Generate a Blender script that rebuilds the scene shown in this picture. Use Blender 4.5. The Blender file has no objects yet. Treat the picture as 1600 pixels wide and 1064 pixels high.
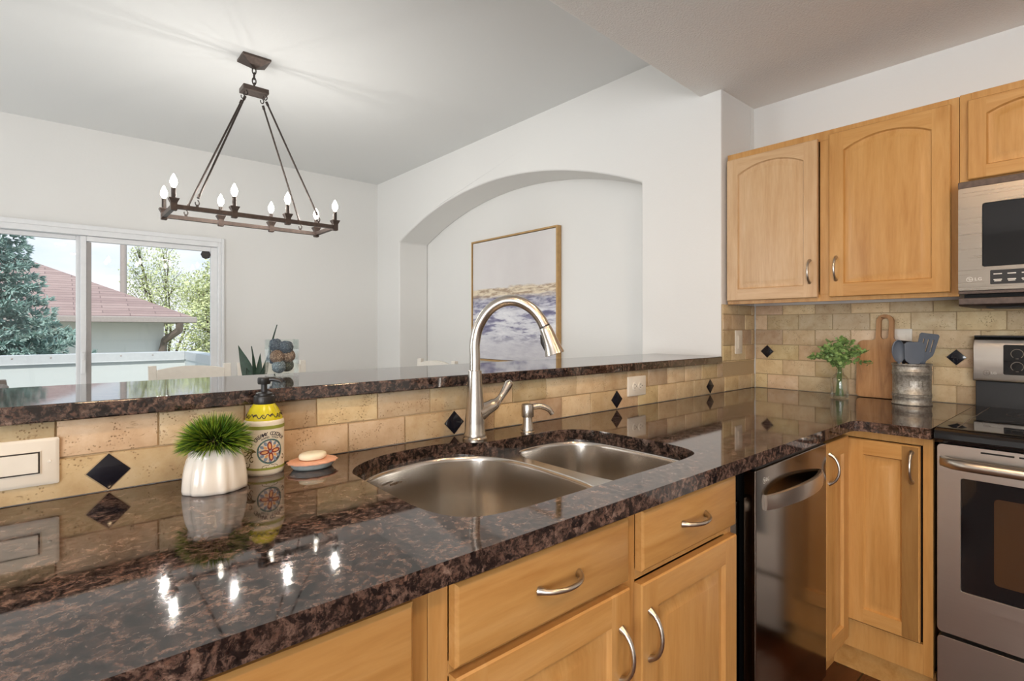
import bpy, bmesh, math, random
from math import sin, cos, pi, radians, sqrt, atan2
from mathutils import Vector, Matrix
from mathutils.geometry import tessellate_polygon
rng = random.Random(7)
S = bpy.context.scene
COL = S.collection

# ------------------------------------------------------------------ camera
H_CAM = 1.234
cd = bpy.data.cameras.new('camera'); cam = bpy.data.objects.new('camera', cd); COL.objects.link(cam)
cam.location = (0, 0, H_CAM)
cam.rotation_euler = (pi/2, 0, -radians(41.1))
cd.sensor_width = 36.0; cd.lens = 826.0/1600*36.0
cd.shift_y = -(532-513.4)/1600.0
cd.clip_start = 0.02
S.camera = cam
# ------------------------------------------------------------------ colour management
S.view_settings.view_transform = 'Standard'; S.view_settings.look = 'None'
S.view_settings.gamma = 1.0; S.view_settings.use_curve_mapping = False
S.view_settings.exposure = 0.2
S.cycles.max_bounces = 10; S.cycles.diffuse_bounces = 5; S.cycles.glossy_bounces = 5
S.cycles.transparent_max_bounces = 12; S.cycles.transmission_bounces = 8
S.cycles.sample_clamp_indirect = 6.0
S.cycles.caustics_refractive = False; S.cycles.caustics_reflective = False
# ------------------------------------------------------------------ sky
W = bpy.data.worlds.new('sky'); S.world = W; W.use_nodes = True
nt = W.node_tree; nt.nodes.clear()
def wn(t, **k):
    n = nt.nodes.new(t)
    for a, b in k.items(): setattr(n, a, b)
    return n
tc = wn('ShaderNodeTexCoord'); sep = wn('ShaderNodeSeparateXYZ'); nt.links.new(tc.outputs['Generated'], sep.inputs[0])
rp = wn('ShaderNodeValToRGB'); nt.links.new(sep.outputs['Z'], rp.inputs[0])
e = rp.color_ramp.elements
e[0].position = 0.0; e[0].color = (.84, .90, .96, 1); e[1].position = .30; e[1].color = (.40, .62, .95, 1)
q = e.new(.10); q.color = (.78, .88, .98, 1)
mp = wn('ShaderNodeMapping'); mp.inputs['Scale'].default_value = (3, 3, 9); nt.links.new(tc.outputs['Generated'], mp.inputs[0])
nz = wn('ShaderNodeTexNoise'); nz.inputs['Scale'].default_value = 1.6; nz.inputs['Detail'].default_value = 5; nt.links.new(mp.outputs[0], nz.inputs[0])
cr = wn('ShaderNodeValToRGB'); nt.links.new(nz.outputs[0], cr.inputs[0])
cr.color_ramp.elements[0].position = .42; cr.color_ramp.elements[1].position = .62
mx = wn('ShaderNodeMixRGB'); nt.links.new(cr.outputs[0], mx.inputs[0]); nt.links.new(rp.outputs[0], mx.inputs[1]); mx.inputs[2].default_value = (.95, .96, .98, 1)
bg = wn('ShaderNodeBackground'); bg.inputs[1].default_value = 1.0; nt.links.new(mx.outputs[0], bg.inputs[0])
wo = wn('ShaderNodeOutputWorld'); nt.links.new(bg.outputs[0], wo.inputs[0])
# ------------------------------------------------------------------ sun, added fill lamps, ceiling cans
def light(name, typ, loc, energy, color=(1, 1, 1), rot=None, aim=None, **k):
    l = bpy.data.lights.new(name, typ); l.energy = energy; l.color = color
    for a, b in k.items(): setattr(l, a, b)
    o = bpy.data.objects.new(name, l); COL.objects.link(o); o.location = loc
    if aim is not None: o.rotation_euler = (Vector(aim)-Vector(loc)).to_track_quat('-Z', 'Y').to_euler()
    return o
light('sun', 'SUN', (0, 0, 10), 3.1, (1, .96, .9), aim=(2.2, 5.5, 3.3), angle=.01)
light('rear_fill', 'AREA', (-2.5, -3.45, 1.5), 62, (.97, .98, 1), aim=(-.6, .6, 3.1), shape='RECTANGLE', size=2.6, size_y=1.9)  # added fill lamp behind the camera; the wall there has no window
light('side_fill', 'AREA', (-3.9, -1.7, 1.5), 185, (.97, .985, 1), aim=(1.5, -.4, 3.8), shape='RECTANGLE', size=2.0, size_y=1.8)  # made-up neutral lamp lifting the stove wall and kitchen ceiling
light('left_fill', 'AREA', (-3.9, 3.6, 1.45), 74, (.94, .97, 1), aim=(0, 2.7, 1.9), shape='RECTANGLE', size=2.4, size_y=1.9)  # added area lamp brightening the dining side; no window modelled
for x, y, w in ((1.5, -.75, 8), (.3, -.75, 10), (1.2, .36, 7), (.1, .36, 6.5)):
    light('ceiling_can_light', 'AREA', (x, y, 2.43), w, (1, .68, .39), aim=(x, y, 0), shape='DISK', size=.14)

# ------------------------------------------------------------------ materials
def srgb(r, g, b):
    f = lambda c: (c/255/12.92 if c/255 <= .04045 else ((c/255+.055)/1.055)**2.4)
    return (f(r), f(g), f(b), 1)
class NT:
    def __init__(s, name):
        s.m = bpy.data.materials.new(name); s.m.use_nodes = True; s.t = s.m.node_tree
        s.b = s.t.nodes['Principled BSDF']; s.out = s.t.nodes['Material Output']
    def n(s, t, inp=None, **k):
        o = s.t.nodes.new(t)
        for a, b in k.items(): setattr(o, a, b)
        for a, b in (inp or {}).items(): s.set(o, a, b)
        return o
    def set(s, o, a, b):
        if isinstance(b, bpy.types.NodeSocket): s.t.links.new(b, o.inputs[a])
        else: o.inputs[a].default_value = b
    def p(s, **k):
        for a, b in k.items(): s.set(s.b, a.replace('_', ' '), b)
        return s.m
    def coord(s, scale=(1, 1, 1), kind='Object', rot=(0, 0, 0)):
        c = s.n('ShaderNodeTexCoord')
        return s.n('ShaderNodeMapping', {0: c.outputs[kind], 'Scale': scale, 'Rotation': rot}).outputs[0]
    def noise(s, v, scale, detail=4, rough=.5, dist=0, out=0):
        return s.n('ShaderNodeTexNoise', {'Vector': v, 'Scale': scale, 'Detail': detail, 'Roughness': rough, 'Distortion': dist}).outputs[out]
    def vor(s, v, scale, out='Distance', **k):
        return s.n('ShaderNodeTexVoronoi', {'Vector': v, 'Scale': scale}, **k).outputs[out]
    def ramp(s, f, stops, interp='LINEAR'):
        r = s.n('ShaderNodeValToRGB', {0: f}); r.color_ramp.interpolation = interp
        el = r.color_ramp.elements
        while len(el) > 1: el.remove(el[-1])
        for i, (pos, c) in enumerate(stops):
            if not hasattr(c, '__len__'): c = (c, c, c, 1)
            x = el[0] if i == 0 else el.new(pos)
            x.position = pos; x.color = tuple(c) if len(c) == 4 else tuple(c)+(1,)
        return r.outputs[0]
    def mix(s, f, a, b, mode='MIX'):
        return s.n('ShaderNodeMixRGB', {0: f, 1: a, 2: b}, blend_type=mode).outputs[0]
    def math(s, op, a, b=0.0):
        return s.n('ShaderNodeMath', {0: a, 1: b}, operation=op).outputs[0]
    def bump(s, h, strength=.3, dist=.002):
        s.set(s.b, 'Normal', s.n('ShaderNodeBump', {'Strength': strength, 'Distance': dist, 'Height': h}).outputs[0])
def simple(name, col, rough=.5, metal=0.0, var=.06, scale=30, bump=0, **k):
    m = NT(name); v = m.coord()
    n = m.noise(v, scale, 3)
    c = Vector(col[:3])
    base = m.ramp(n, [(.3, tuple(c*(1-var))), (.7, tuple(min(1, x) for x in c*(1+var)))])
    m.p(Base_Color=base, Roughness=rough, Metallic=metal, **k)
    if bump: m.bump(n, bump, .001)
    return m.m
def paint(name, col, bscale, bstr, bdist=.0015):
    m = NT(name); v = m.coord()
    m.p(Base_Color=col, Roughness=.75, Specular_IOR_Level=.25)
    m.bump(m.noise(v, bscale, 3, .6), bstr, bdist)
    return m.m
M = {}
M['wall'] = paint('white_wall_paint', srgb(226, 225, 222), 90, .35)
M['ceil'] = paint('white_ceiling_paint', srgb(224, 225, 224), 90, .3)
M['kceil'] = paint('textured_ceiling', srgb(240, 238, 234), 120, .9, .004)
def wood(name, axis, c0, c1, c2, rough=.36):
    m = NT(name)
    sc = [14, 14, 14]; sc[axis] = 1.3
    v = m.coord(tuple(sc))
    n = m.noise(v, 1.6, 6, .6, .6)
    n2 = m.noise(m.coord(tuple(x*5 for x in sc)), 2.2, 3, .6)
    n3 = m.noise(m.coord((2, 2, 2)), 1.5, 2)
    base = m.ramp(n, [(.25, c0), (.5, c1), (.78, c2)])
    base = m.mix(.30, base, m.ramp(n2, [(.35, (.80, .74, .66)), (.6, (1, 1, 1))]), 'MULTIPLY')
    base = m.mix(.35, base, m.ramp(n3, [(.3, (.85, .80, .74)), (.7, (1, 1, 1))]), 'MULTIPLY')
    m.p(Base_Color=base, Roughness=rough, Specular_IOR_Level=.35, Coat_Weight=.06, Coat_Roughness=.2)
    m.bump(n2, .04, .0005)
    return m.m
MA = (srgb(174, 124, 66), srgb(192, 145, 85), srgb(204, 160, 103))
for ax, nm in enumerate('xyz'): M['maple_'+nm] = wood('honey_maple_'+nm, ax, *MA)
for ax, nm in ((2, 'z'), (1, 'y')): M['pale_'+nm] = wood('pale_maple_'+nm, ax, srgb(186, 150, 108), srgb(200, 166, 126), srgb(210, 180, 144))  # lighter honey maple: light falling on the upper-left door painted into the colour
M['maple_dark'] = wood('maple_dark_stile', 2, srgb(126, 90, 48), srgb(148, 110, 62), srgb(162, 124, 74))  # darker board for the right stile of the corner door
M['floor'] = None
def granite():
    m = NT('polished_brown_granite'); v = m.coord()
    warp = m.noise(v, 30, 4, .6, out=1)
    vv = m.mix(.05, v, warp, 'ADD')
    n1 = m.noise(vv, 62, 8, .74)
    base = m.ramp(n1, [(.36, srgb(13, 11, 12)), (.45, srgb(34, 28, 28)), (.51, srgb(70, 55, 49)), (.57, srgb(106, 84, 74)), (.66, srgb(142, 120, 108))])
    vd = m.vor(vv, 85)
    patch = m.math('MULTIPLY', m.ramp(vd, [(.12, 1), (.5, 0)]), m.ramp(m.noise(v, 22, 5, .7), [(.47, 0), (.56, 1)]))
    base = m.mix(m.math('MULTIPLY', patch, .8), base, m.mix(m.noise(vv, 150, 3), srgb(96, 66, 54), srgb(158, 124, 108)))
    cloud = m.ramp(m.noise(v, 14, 5, .65), [(.36, (.42, .41, .42)), (.60, (1.0, 1.0, 1.0))])
    base = m.mix(.8, base, cloud, 'MULTIPLY')
    fleck = m.ramp(m.vor(v, 260), [(.08, 1), (.2, 0)])
    base = m.mix(m.math('MULTIPLY', fleck, .6), base, srgb(14, 12, 14))
    m.p(Base_Color=base, Roughness=m.ramp(n1, [(.35, .03), (.65, .07)]), Specular_IOR_Level=m.ramp(n1, [(.4, .85), (.6, 1.0)]))
    return m.m
M['granite'] = granite()
def travertine():
    m = NT('tumbled_travertine'); v = m.coord()
    a = m.n('ShaderNodeVertexColor', layer_name='tone').outputs[0]
    c = m.ramp(m.noise(v, 16, 6, .65), [(.3, srgb(202, 173, 137)), (.5, srgb(218, 194, 158)), (.72, srgb(230, 211, 180))])
    c = m.mix(1.0, c, a, 'MULTIPLY')
    vein = m.ramp(m.noise(m.coord((1.0, 1.0, 2.6)), 42, 5, .7, 1.2), [(.62, 0), (.70, 1)])
    pit = m.math('MULTIPLY', m.ramp(m.vor(v, 170), [(.16, 1), (.34, 0)]), m.ramp(m.noise(v, 24, 3), [(.53, 0), (.6, 1)]))
    hole = m.math('MAXIMUM', m.math('MULTIPLY', vein, .8), pit)
    c = m.mix(m.math('MULTIPLY', hole, .7), c, srgb(132, 100, 66))
    m.p(Base_Color=c, Roughness=.5, Specular_IOR_Level=.35)
    m.bump(m.math('SUBTRACT', m.math('MULTIPLY', m.noise(v, 45, 4, .6), .5), hole), .55, .0022)
    return m.m
M['tile'] = travertine()
M['grout'] = simple('sandy_grout', srgb(178, 156, 122), .9, bump=.3, scale=300)
def steel(name, col, rough, axis=0, str_=.03, k=.5):
    m = NT(name); sc = [220, 220, 220]; sc[axis] = 3
    v = m.coord(tuple(sc)); n = m.noise(v, 1.0, 3)
    m.p(Base_Color=m.mix(.25*k, col, m.ramp(n, [(.3, (.75, .75, .75)), (.7, (1, 1, 1))]), 'MULTIPLY'), Metallic=1.0,
        Roughness=m.ramp(n, [(.2, (rough*(1-.15*k),)*3), (.8, (rough*(1+.2*k),)*3)]))
    m.bump(n, str_, .0003)
    return m.m
M['steel'] = steel('brushed_stainless', (.55, .50, .445, 1), .30, 1)
M['steel_sink'] = steel('brushed_sink_steel', (.64, .60, .55, 1), .21, 2, .012, .3)
M['steel_warm'] = steel('brushed_appliance_steel', (.42, .37, .315, 1), .28, 1)
M['nickel'] = simple('brushed_nickel', (.56, .515, .46, 1), .27, 1.0, var=.03, scale=8)
M['pull'] = simple('satin_nickel_pull', (.52, .475, .42, 1), .28, 1.0, var=.03, scale=20)
M['dw'] = steel('dark_stainless_door', (.19, .155, .125, 1), .13, 2, .015)
M['black'] = simple('black_plastic', (.012, .011, .011, 1), .4)
M['gap'] = simple('dark_recess', (.008, .007, .006, 1), .8)
M['blackglass'] = NT('black_glass').p(Base_Color=(.006, .006, .007, 1), Roughness=.04, Specular_IOR_Level=.6)
M['ovenglass'] = NT('smoked_oven_glass').p(Base_Color=(.060, .030, .014, 1), Roughness=.06, Specular_IOR_Level=.6)
M['diamond'] = NT('dark_glass_tile').p(Base_Color=(.008, .008, .014, 1), Roughness=.12)
M['plate'] = simple('white_plastic_plate', srgb(228, 222, 210), .35, var=.02)
M['slot'] = simple('dark_slot', (.03, .025, .02, 1), .6)
M['vinyl'] = simple('white_vinyl_frame', srgb(224, 225, 226), .45, var=.02)
M['vinyl_grey'] = simple('shaded_vinyl_edge', srgb(150, 145, 142), .5, var=.03)  # white vinyl with the shade on the panel edge painted in as grey
M['white_ceramic'] = NT('white_glazed_ceramic').p(Base_Color=srgb(232, 226, 216), Roughness=.22, Coat_Weight=.3)
M['cream_soap'] = simple('cream_soap', srgb(240, 230, 205), .45, var=.02, Subsurface_Weight=.2)
M['glass'] = None
def clear_glass(name, tint=(1, 1, 1, 1), refl=.06):
    m = NT(name); t = m.t
    tr = m.n('ShaderNodeBsdfTransparent', {0: tint}); gl = m.n('ShaderNodeBsdfGlossy', {0: (1, 1, 1, 1), 'Roughness': .01})
    lw = m.n('ShaderNodeLayerWeight', {0: .25})
    f = m.math('ADD', m.math('MULTIPLY', lw.outputs['Fresnel'], .35), refl*.2)
    mxs = m.n('ShaderNodeMixShader', {0: f, 1: tr.outputs[0], 2: gl.outputs[0]})
    t.links.new(mxs.outputs[0], m.out.inputs[0]); return m.m
M['glass'] = clear_glass('clear_window_glass')
M['vase_glass'] = clear_glass('clear_vase_glass', (.965, .98, .975, 1), .10)
M['water'] = NT('vase_water').p(Base_Color=(.9, .95, .85, 1), Roughness=.0, Transmission_Weight=1.0, IOR=1.2)
M['bronze'] = simple('weathered_bronze_metal', srgb(88, 76, 70), .45, .6, var=.2, scale=60)
M['bronze_dark'] = simple('dark_bronze_metal', srgb(66, 58, 54), .45, .7, var=.2, scale=60)
def emit(name, col, st):
    m = NT(name); em = m.n('ShaderNodeEmission', {0: col, 1: st}); m.t.links.new(em.outputs[0], m.out.inputs[0]); return m.m
def bulbm():
    m = NT('lit_candle_bulb'); em = m.n('ShaderNodeEmission', {0: (1, .93, .80, 1), 1: 34.0}); tr = m.n('ShaderNodeBsdfTransparent')
    m.t.links.new(m.n('ShaderNodeMixShader', {0: .5, 1: tr.outputs[0], 2: em.outputs[0]}).outputs[0], m.out.inputs[0]); return m.m
M['bulb'] = bulbm()
M['chairwhite'] = simple('white_painted_wood', srgb(214, 209, 200), .5, var=.03)
M['chairgrey'] = simple('grey_stained_wood', srgb(120, 112, 106), .5, var=.06)
M['leaf_dark'] = simple('dark_green_leaf', srgb(38, 66, 50), .45, var=.3, scale=40)
M['leaf_euc'] = simple('eucalyptus_leaf', srgb(128, 158, 92), .5, var=.5, scale=30)
M['stem'] = simple('green_stem', srgb(104, 122, 70), .6)
def grassm():
    m = NT('artificial_grass_blades'); a = m.n('ShaderNodeVertexColor', layer_name='tone').outputs[0]
    m.p(Base_Color=a, Roughness=.5); return m.m
M['blades'] = grassm()
M['acacia'] = wood('acacia_board', 2, srgb(128, 86, 52), srgb(186, 138, 92), srgb(218, 174, 126), .5)
def galv():
    m = NT('galvanized_steel'); v = m.coord()
    n = m.noise(v, 70, 5, .7); d = m.vor(v, 120)
    m.p(Base_Color=m.mix(.3, m.ramp(n, [(.3, srgb(128, 122, 112)), (.7, srgb(192, 187, 178))]), d, 'SOFT_LIGHT'), Metallic=.7, Roughness=m.ramp(n, [(.2, .36), (.8, .58)]))
    m.bump(n, .25, .001); return m.m
M['galv'] = galv()
M['silicone'] = simple('slate_grey_silicone', srgb(104, 112, 124), .5, var=.03)
M['beech'] = wood('pale_utensil_wood', 2, srgb(190, 150, 100), srgb(206, 168, 118), srgb(218, 184, 136), .5)
M['yellow'] = simple('yellow_green_glaze', srgb(206, 196, 30), .25, var=.05)
M['olive'] = simple('olive_band', srgb(148, 158, 70), .4, var=.05)
M['label'] = simple('ivory_bottle', srgb(232, 226, 210), .3, var=.02)
M['ink'] = simple('dark_print', srgb(52, 44, 52), .5)
M['brownink'] = simple('brown_scroll_print', srgb(96, 84, 44), .5)
M['teal'] = simple('teal_print', srgb(84, 124, 122), .4, var=.2, scale=300)
M['slateprint'] = simple('slate_blue_print', srgb(134, 150, 172), .4, var=.2, scale=300)
M['red'] = simple('maroon_print', srgb(132, 50, 48), .4)
M['peach'] = simple('peach_print', srgb(226, 170, 110), .4)
M['pinkdish'] = simple('peach_glaze', srgb(232, 176, 148), .35, var=.12, scale=60)
M['bluedish'] = simple('blue_grey_glaze', srgb(168, 178, 178), .35, var=.1, scale=60)
M['gold'] = simple('gold_frame', srgb(186, 150, 100), .42, .35, var=.1)
M['sock'] = simple('mark_grey', srgb(120, 108, 96), .4, .4)
def balls(name, c1, c2):
    m = NT(name); v = m.coord()
    d = m.vor(v, 240)
    m.p(Base_Color=m.mix(m.ramp(d, [(.2, 0), (.5, 1)]), c1, c2), Roughness=.85); m.bump(d, .8, .003); return m.m
M['ball_blue'] = balls('slate_rattan', srgb(126, 144, 156), srgb(70, 84, 100))
M['ball_tan'] = balls('tan_rattan', srgb(206, 182, 158), srgb(128, 104, 88))
M['ball_pale'] = balls('pale_blue_rattan', srgb(176, 192, 200), srgb(116, 134, 146))
M['ball_moss'] = balls('mossy_rattan', srgb(140, 146, 128), srgb(84, 92, 84))
# outdoors
M['spruce'] = simple('blue_spruce_needles', srgb(168, 192, 184), .8, var=.3, scale=6)
M['bark'] = simple('grey_brown_bark', srgb(92, 78, 66), .9, var=.3, bump=.5)
M['leaf_light'] = simple('pale_green_tree_leaf', srgb(196, 204, 150), .6, var=.3, scale=5)
M['stucco'] = paint('pale_stucco', srgb(244, 244, 236), 80, .5)
M['deckwhite'] = paint('white_deck_stucco', srgb(206, 212, 208), 60, .4)
M['flash'] = simple('white_metal_flashing', srgb(200, 204, 203), .4, .1, var=.03)
M['gutter'] = simple('taupe_gutter', srgb(168, 158, 150), .5)
M['downspout'] = simple('brown_downspout', srgb(120, 108, 98), .5)
def shingles():
    m = NT('brown_roof_shingles'); v = m.coord()
    b = m.n('ShaderNodeTexBrick', {'Vector': v, 'Color1': srgb(172, 150, 142), 'Color2': srgb(154, 132, 126), 'Mortar': srgb(128, 108, 104),
        'Scale': 1.0, 'Mortar Size': .010, 'Brick Width': .9, 'Row Height': .13})
    c = m.mix(.5, b.outputs[0], m.ramp(m.noise(v, 5, 4), [(.3, (.8, .8, .8)), (.7, (1, 1, 1))]), 'MULTIPLY')
    m.p(Base_Color=c, Roughness=.9); return m.m
M['shingle'] = shingles()
M['lawn'] = simple('ground_outside', srgb(120, 126, 96), .9, var=.3, scale=2)
def floorm():
    m = NT('dark_wood_floor'); v = m.coord((1, 1, 1))
    b = m.n('ShaderNodeTexBrick', {'Vector': v, 'Color1': srgb(104, 58, 32), 'Color2': srgb(76, 40, 22), 'Mortar': srgb(30, 16, 10), 'Scale': 1.0,
        'Mortar Size': .003, 'Brick Width': 1.1, 'Row Height': .12})
    c = m.mix(.5, b.outputs[0], m.ramp(m.noise(m.coord((2, 18, 2)), 2, 5), [(.3, (.5, .5, .5)), (.7, (1, 1, 1))]), 'MULTIPLY')
    m.p(Base_Color=c, Roughness=.25); return m.m
M['floor'] = floorm()
M['carpet'] = simple('pale_carpet', srgb(206, 203, 198), .95, var=.06, scale=200, bump=.4)
def artm():
    m = NT('abstract_seascape_canvas'); c = m.n('ShaderNodeTexCoord').outputs['Generated']
    sp = m.n('ShaderNodeSeparateXYZ', {0: c}); z = sp.outputs['Z']
    v = m.n('ShaderNodeMapping', {0: c, 'Scale': (1, 2.2, 11)}).outputs[0]
    n = m.noise(v, 1.25, 8, .66, .5); n2 = m.noise(v, 3.5, 8, .7, .3)
    zz = m.math('ADD', z, m.math('MULTIPLY', m.math('SUBTRACT', n, .5), .10))
    sky = m.mix(m.noise(c, 2.5, 6, .6), srgb(206, 200, 200), srgb(222, 220, 218))
    water = m.ramp(m.math('ADD', n, m.math('MULTIPLY', m.math('SUBTRACT', n2, .5), .35)), [(.35, srgb(104, 102, 130)), (.43, srgb(142, 140, 166)), (.49, srgb(208, 208, 216)), (.62, srgb(232, 232, 236))])
    foam = m.mix(n2, srgb(172, 168, 182), srgb(236, 236, 238))
    gold = m.mix(m.ramp(n2, [(.42, 0), (.56, 1)]), srgb(168, 146, 124), srgb(224, 210, 186))
    dark = m.ramp(n2, [(.4, srgb(98, 96, 124)), (.7, srgb(168, 166, 186))])
    col = m.mix(m.ramp(zz, [(.10, 0), (.22, 1)]), foam, water)
    col = m.mix(m.math('MULTIPLY', m.ramp(zz, [(.40, 0), (.45, 1)]), m.ramp(n2, [(.35, .95), (.62, .35)])), col, dark)
    col = m.mix(m.ramp(zz, [(.50, 0), (.54, 1)]), col, gold)
    col = m.mix(m.ramp(zz, [(.585, 0), (.60, 1)]), col, sky)
    m.p(Base_Color=col, Roughness=.7); m.bump(n2, .2, .002); return m.m
M['art'] = artm()

# ------------------------------------------------------------------ mesh helpers
def box(bm, x0, x1, y0, y1, z0, z1, mi=0):
    v = [bm.verts.new(p) for p in ((x0,y0,z0),(x1,y0,z0),(x1,y1,z0),(x0,y1,z0),(x0,y0,z1),(x1,y0,z1),(x1,y1,z1),(x0,y1,z1))]
    fs = []
    for f in ((0,3,2,1),(4,5,6,7),(0,1,5,4),(1,2,6,5),(2,3,7,6),(3,0,4,7)):
        ff = bm.faces.new([v[i] for i in f]); ff.material_index = mi; fs.append(ff)
    return v, fs
def B(*a):
    bm = bmesh.new()
    for q in a: box(bm, *q)
    return bm
def loft(bm, loops, closed=True, cap0=False, cap1=False, mi=0):
    R = [[bm.verts.new(p) for p in l] for l in loops]
    n = len(R[0])
    for a, b in zip(R[:-1], R[1:]):
        for i in range(n if closed else n-1):
            j = (i+1) % n
            f = bm.faces.new((a[i], a[j], b[j], b[i])); f.material_index = mi
    if cap0: bm.faces.new(R[0][::-1]).material_index = mi
    if cap1: bm.faces.new(R[-1]).material_index = mi
    return R
def lathe(bm, prof, c=(0, 0, 0), n=32, sx=1, sy=1, mi=0, cap=True):
    loops = [[(c[0]+r*sx*cos(2*pi*i/n), c[1]+r*sy*sin(2*pi*i/n), c[2]+z) for i in range(n)] for r, z in prof]
    loft(bm, loops, True, cap and prof[0][0] > 1e-6, cap and prof[-1][0] > 1e-6, mi)
    return bm
def tube(bm, pts, rad, n=10, closed=False, cap=True, mi=0, flat=1.0):
    pts = [Vector(p) for p in pts]; m = len(pts)
    if not hasattr(rad, '__len__'): rad = [rad]*m
    T = []
    for i in range(m):
        a = pts[(i-1) % m] if (closed or i > 0) else pts[i]
        b = pts[(i+1) % m] if (closed or i < m-1) else pts[i]
        T.append((b-a).normalized())
    up = Vector((0, 0, 1)) if abs(T[0].z) < .9 else Vector((1, 0, 0))
    N = (up - T[0]*up.dot(T[0])).normalized(); loops = []
    for i in range(m):
        N = (N - T[i]*N.dot(T[i])).normalized(); Bn = T[i].cross(N)
        loops.append([pts[i] + N*rad[i]*flat*cos(2*pi*k/n) + Bn*rad[i]*sin(2*pi*k/n) for k in range(n)])
    if closed: loops.append(loops[0])
    loft(bm, loops, True, cap and not closed, cap and not closed, mi)
    if closed: bmesh.ops.remove_doubles(bm, verts=bm.verts, dist=1e-6)
    return bm
def prism(bm, outer, d0, d1, axis='z', holes=(), mi=0):
    """polygon (with holes) extruded from d0 to d1 along an axis"""
    def P(p, d):
        return {'z': (p[0], p[1], d), 'y': (p[0], d, p[1]), 'x': (d, p[0], p[1])}[axis]
    polys = [list(outer)] + [list(h) for h in holes]
    tris = tessellate_polygon([[Vector((p[0], p[1], 0)) for p in pl] for pl in polys])
    flat = [p for pl in polys for p in pl]
    a = [bm.verts.new(P(p, d0)) for p in flat]; b = [bm.verts.new(P(p, d1)) for p in flat]
    for t in tris:
        try:
            f = bm.faces.new([a[i] for i in t]); f.material_index = mi
            f = bm.faces.new([b[i] for i in reversed(t)]); f.material_index = mi
        except ValueError: pass
    o = 0
    for pl in polys:
        for i in range(len(pl)):
            j = (i+1) % len(pl)
            f = bm.faces.new((a[o+i], a[o+j], b[o+j], b[o+i])); f.material_index = mi
        o += len(pl)
    bmesh.ops.recalc_face_normals(bm, faces=bm.faces)
    return bm
def smooth_closed(pts, k=6):
    n = len(pts); out = []
    for i in range(n):
        p0, p1, p2, p3 = [Vector(pts[(i+d) % n]) for d in (-1, 0, 1, 2)]
        for s in range(k):
            t = s/k
            q = .5*((2*p1)+(p2-p0)*t+(2*p0-5*p1+4*p2-p3)*t*t+(3*p1-p0-3*p2+p3)*t**3)
            out.append((q.x, q.y))
    return out
def spline(pts, k=8):
    P = [Vector(p) for p in pts]; P = [P[0]*2-P[1]] + P + [P[-1]*2-P[-2]]; out = []
    for i in range(1, len(P)-2):
        p0, p1, p2, p3 = P[i-1:i+3]
        for s in range(k):
            t = s/k; out.append(.5*((2*p1)+(p2-p0)*t+(2*p0-5*p1+4*p2-p3)*t*t+(3*p1-p0-3*p2+p3)*t**3))
    out.append(P[-2]); return out
def rrect(x0, x1, y0, y1, r, n=5):
    o = []
    for cx, cy, a in ((x1-r, y1-r, 0), (x0+r, y1-r, 90), (x0+r, y0+r, 180), (x1-r, y0+r, 270)):
        for i in range(n+1):
            t = radians(a+90*i/n); o.append((cx+r*cos(t), cy+r*sin(t)))
    return o
def wloc(o):
    v = Vector((0, 0, 0))
    while o is not None: v += o.location; o = o.parent
    return v
def mk(name, bm, mats, parent=None, bevel=0, seg=2, ang=35, loc=None, smooth=True, label=None):
    """link a bmesh given in world space as one mesh object"""
    bmesh.ops.recalc_face_normals(bm, faces=bm.faces)
    me = bpy.data.meshes.new(name); bm.to_mesh(me); bm.free()
    if not isinstance(mats, (list, tuple)): mats = [mats]
    for m in mats: me.materials.append(m)
    if parent is None and loc is None and len(me.vertices):
        xs = [v.co for v in me.vertices]
        loc = (sum(v.x for v in xs)/len(xs), sum(v.y for v in xs)/len(xs), min(v.z for v in xs))
    base = wloc(parent) if parent else Vector(loc)
    me.transform(Matrix.Translation(-base))
    if smooth:
        me.shade_smooth(); me.set_sharp_from_angle(angle=radians(ang))
    else: me.shade_flat()
    o = bpy.data.objects.new(name, me); COL.objects.link(o)
    if parent: o.parent = parent
    else: o.location = base
    if bevel:
        b = o.modifiers.new('bevel', 'BEVEL'); b.width = bevel; b.segments = seg; b.limit_method = 'ANGLE'; b.angle_limit = radians(40); b.harden_normals = True
    if label: o['label'] = label
    return o
def tag(o, label, cat, group=None, kind=None):
    o['label'] = label; o['category'] = cat
    if group: o['group'] = group
    if kind: o['kind'] = kind
    return o
def thing(name, loc, label, cat, group=None):
    o = bpy.data.objects.new(name, None); COL.objects.link(o); o.location = loc; o.empty_display_size = .05
    return tag(o, label, cat, group)
def struct(name, bm, m, label, cat, parent=None, bevel=0, seg=2):
    o = mk(name, bm, m, parent, bevel, seg, loc=(0, 0, 0) if parent is None else None)
    if parent is None: tag(o, label, cat, kind='structure')
    return o
def text_bm(s, size, extrude=.0004, align='CENTER', spacing=1.0, bold=0):
    cu = bpy.data.curves.new('t', 'FONT'); cu.body = s; cu.size = size; cu.extrude = extrude; cu.align_x = align; cu.align_y = 'CENTER'
    cu.space_character = spacing; cu.resolution_u = 4; cu.offset = bold
    o = bpy.data.objects.new('t', cu); me = bpy.data.meshes.new_from_object(o)
    bm = bmesh.new(); bm.from_mesh(me); bpy.data.objects.remove(o); bpy.data.curves.remove(cu); bpy.data.meshes.remove(me)
    return bm
def xf(bm, fn):
    for v in bm.verts: v.co = Vector(fn(v.co))
    return bm
def merge(dst, src, mi=0):
    me = bpy.data.meshes.new('tmp'); src.to_mesh(me); src.free()
    n = len(dst.faces); dst.from_mesh(me); bpy.data.meshes.remove(me)
    dst.faces.ensure_lookup_table()
    for f in dst.faces[n:]: f.material_index = mi
    return dst
def copy_tree(o, parent=None):
    c = o.copy(); COL.objects.link(c)
    if parent: c.parent = parent
    for ch in list(o.children): copy_tree(ch, c)
    return c

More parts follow.
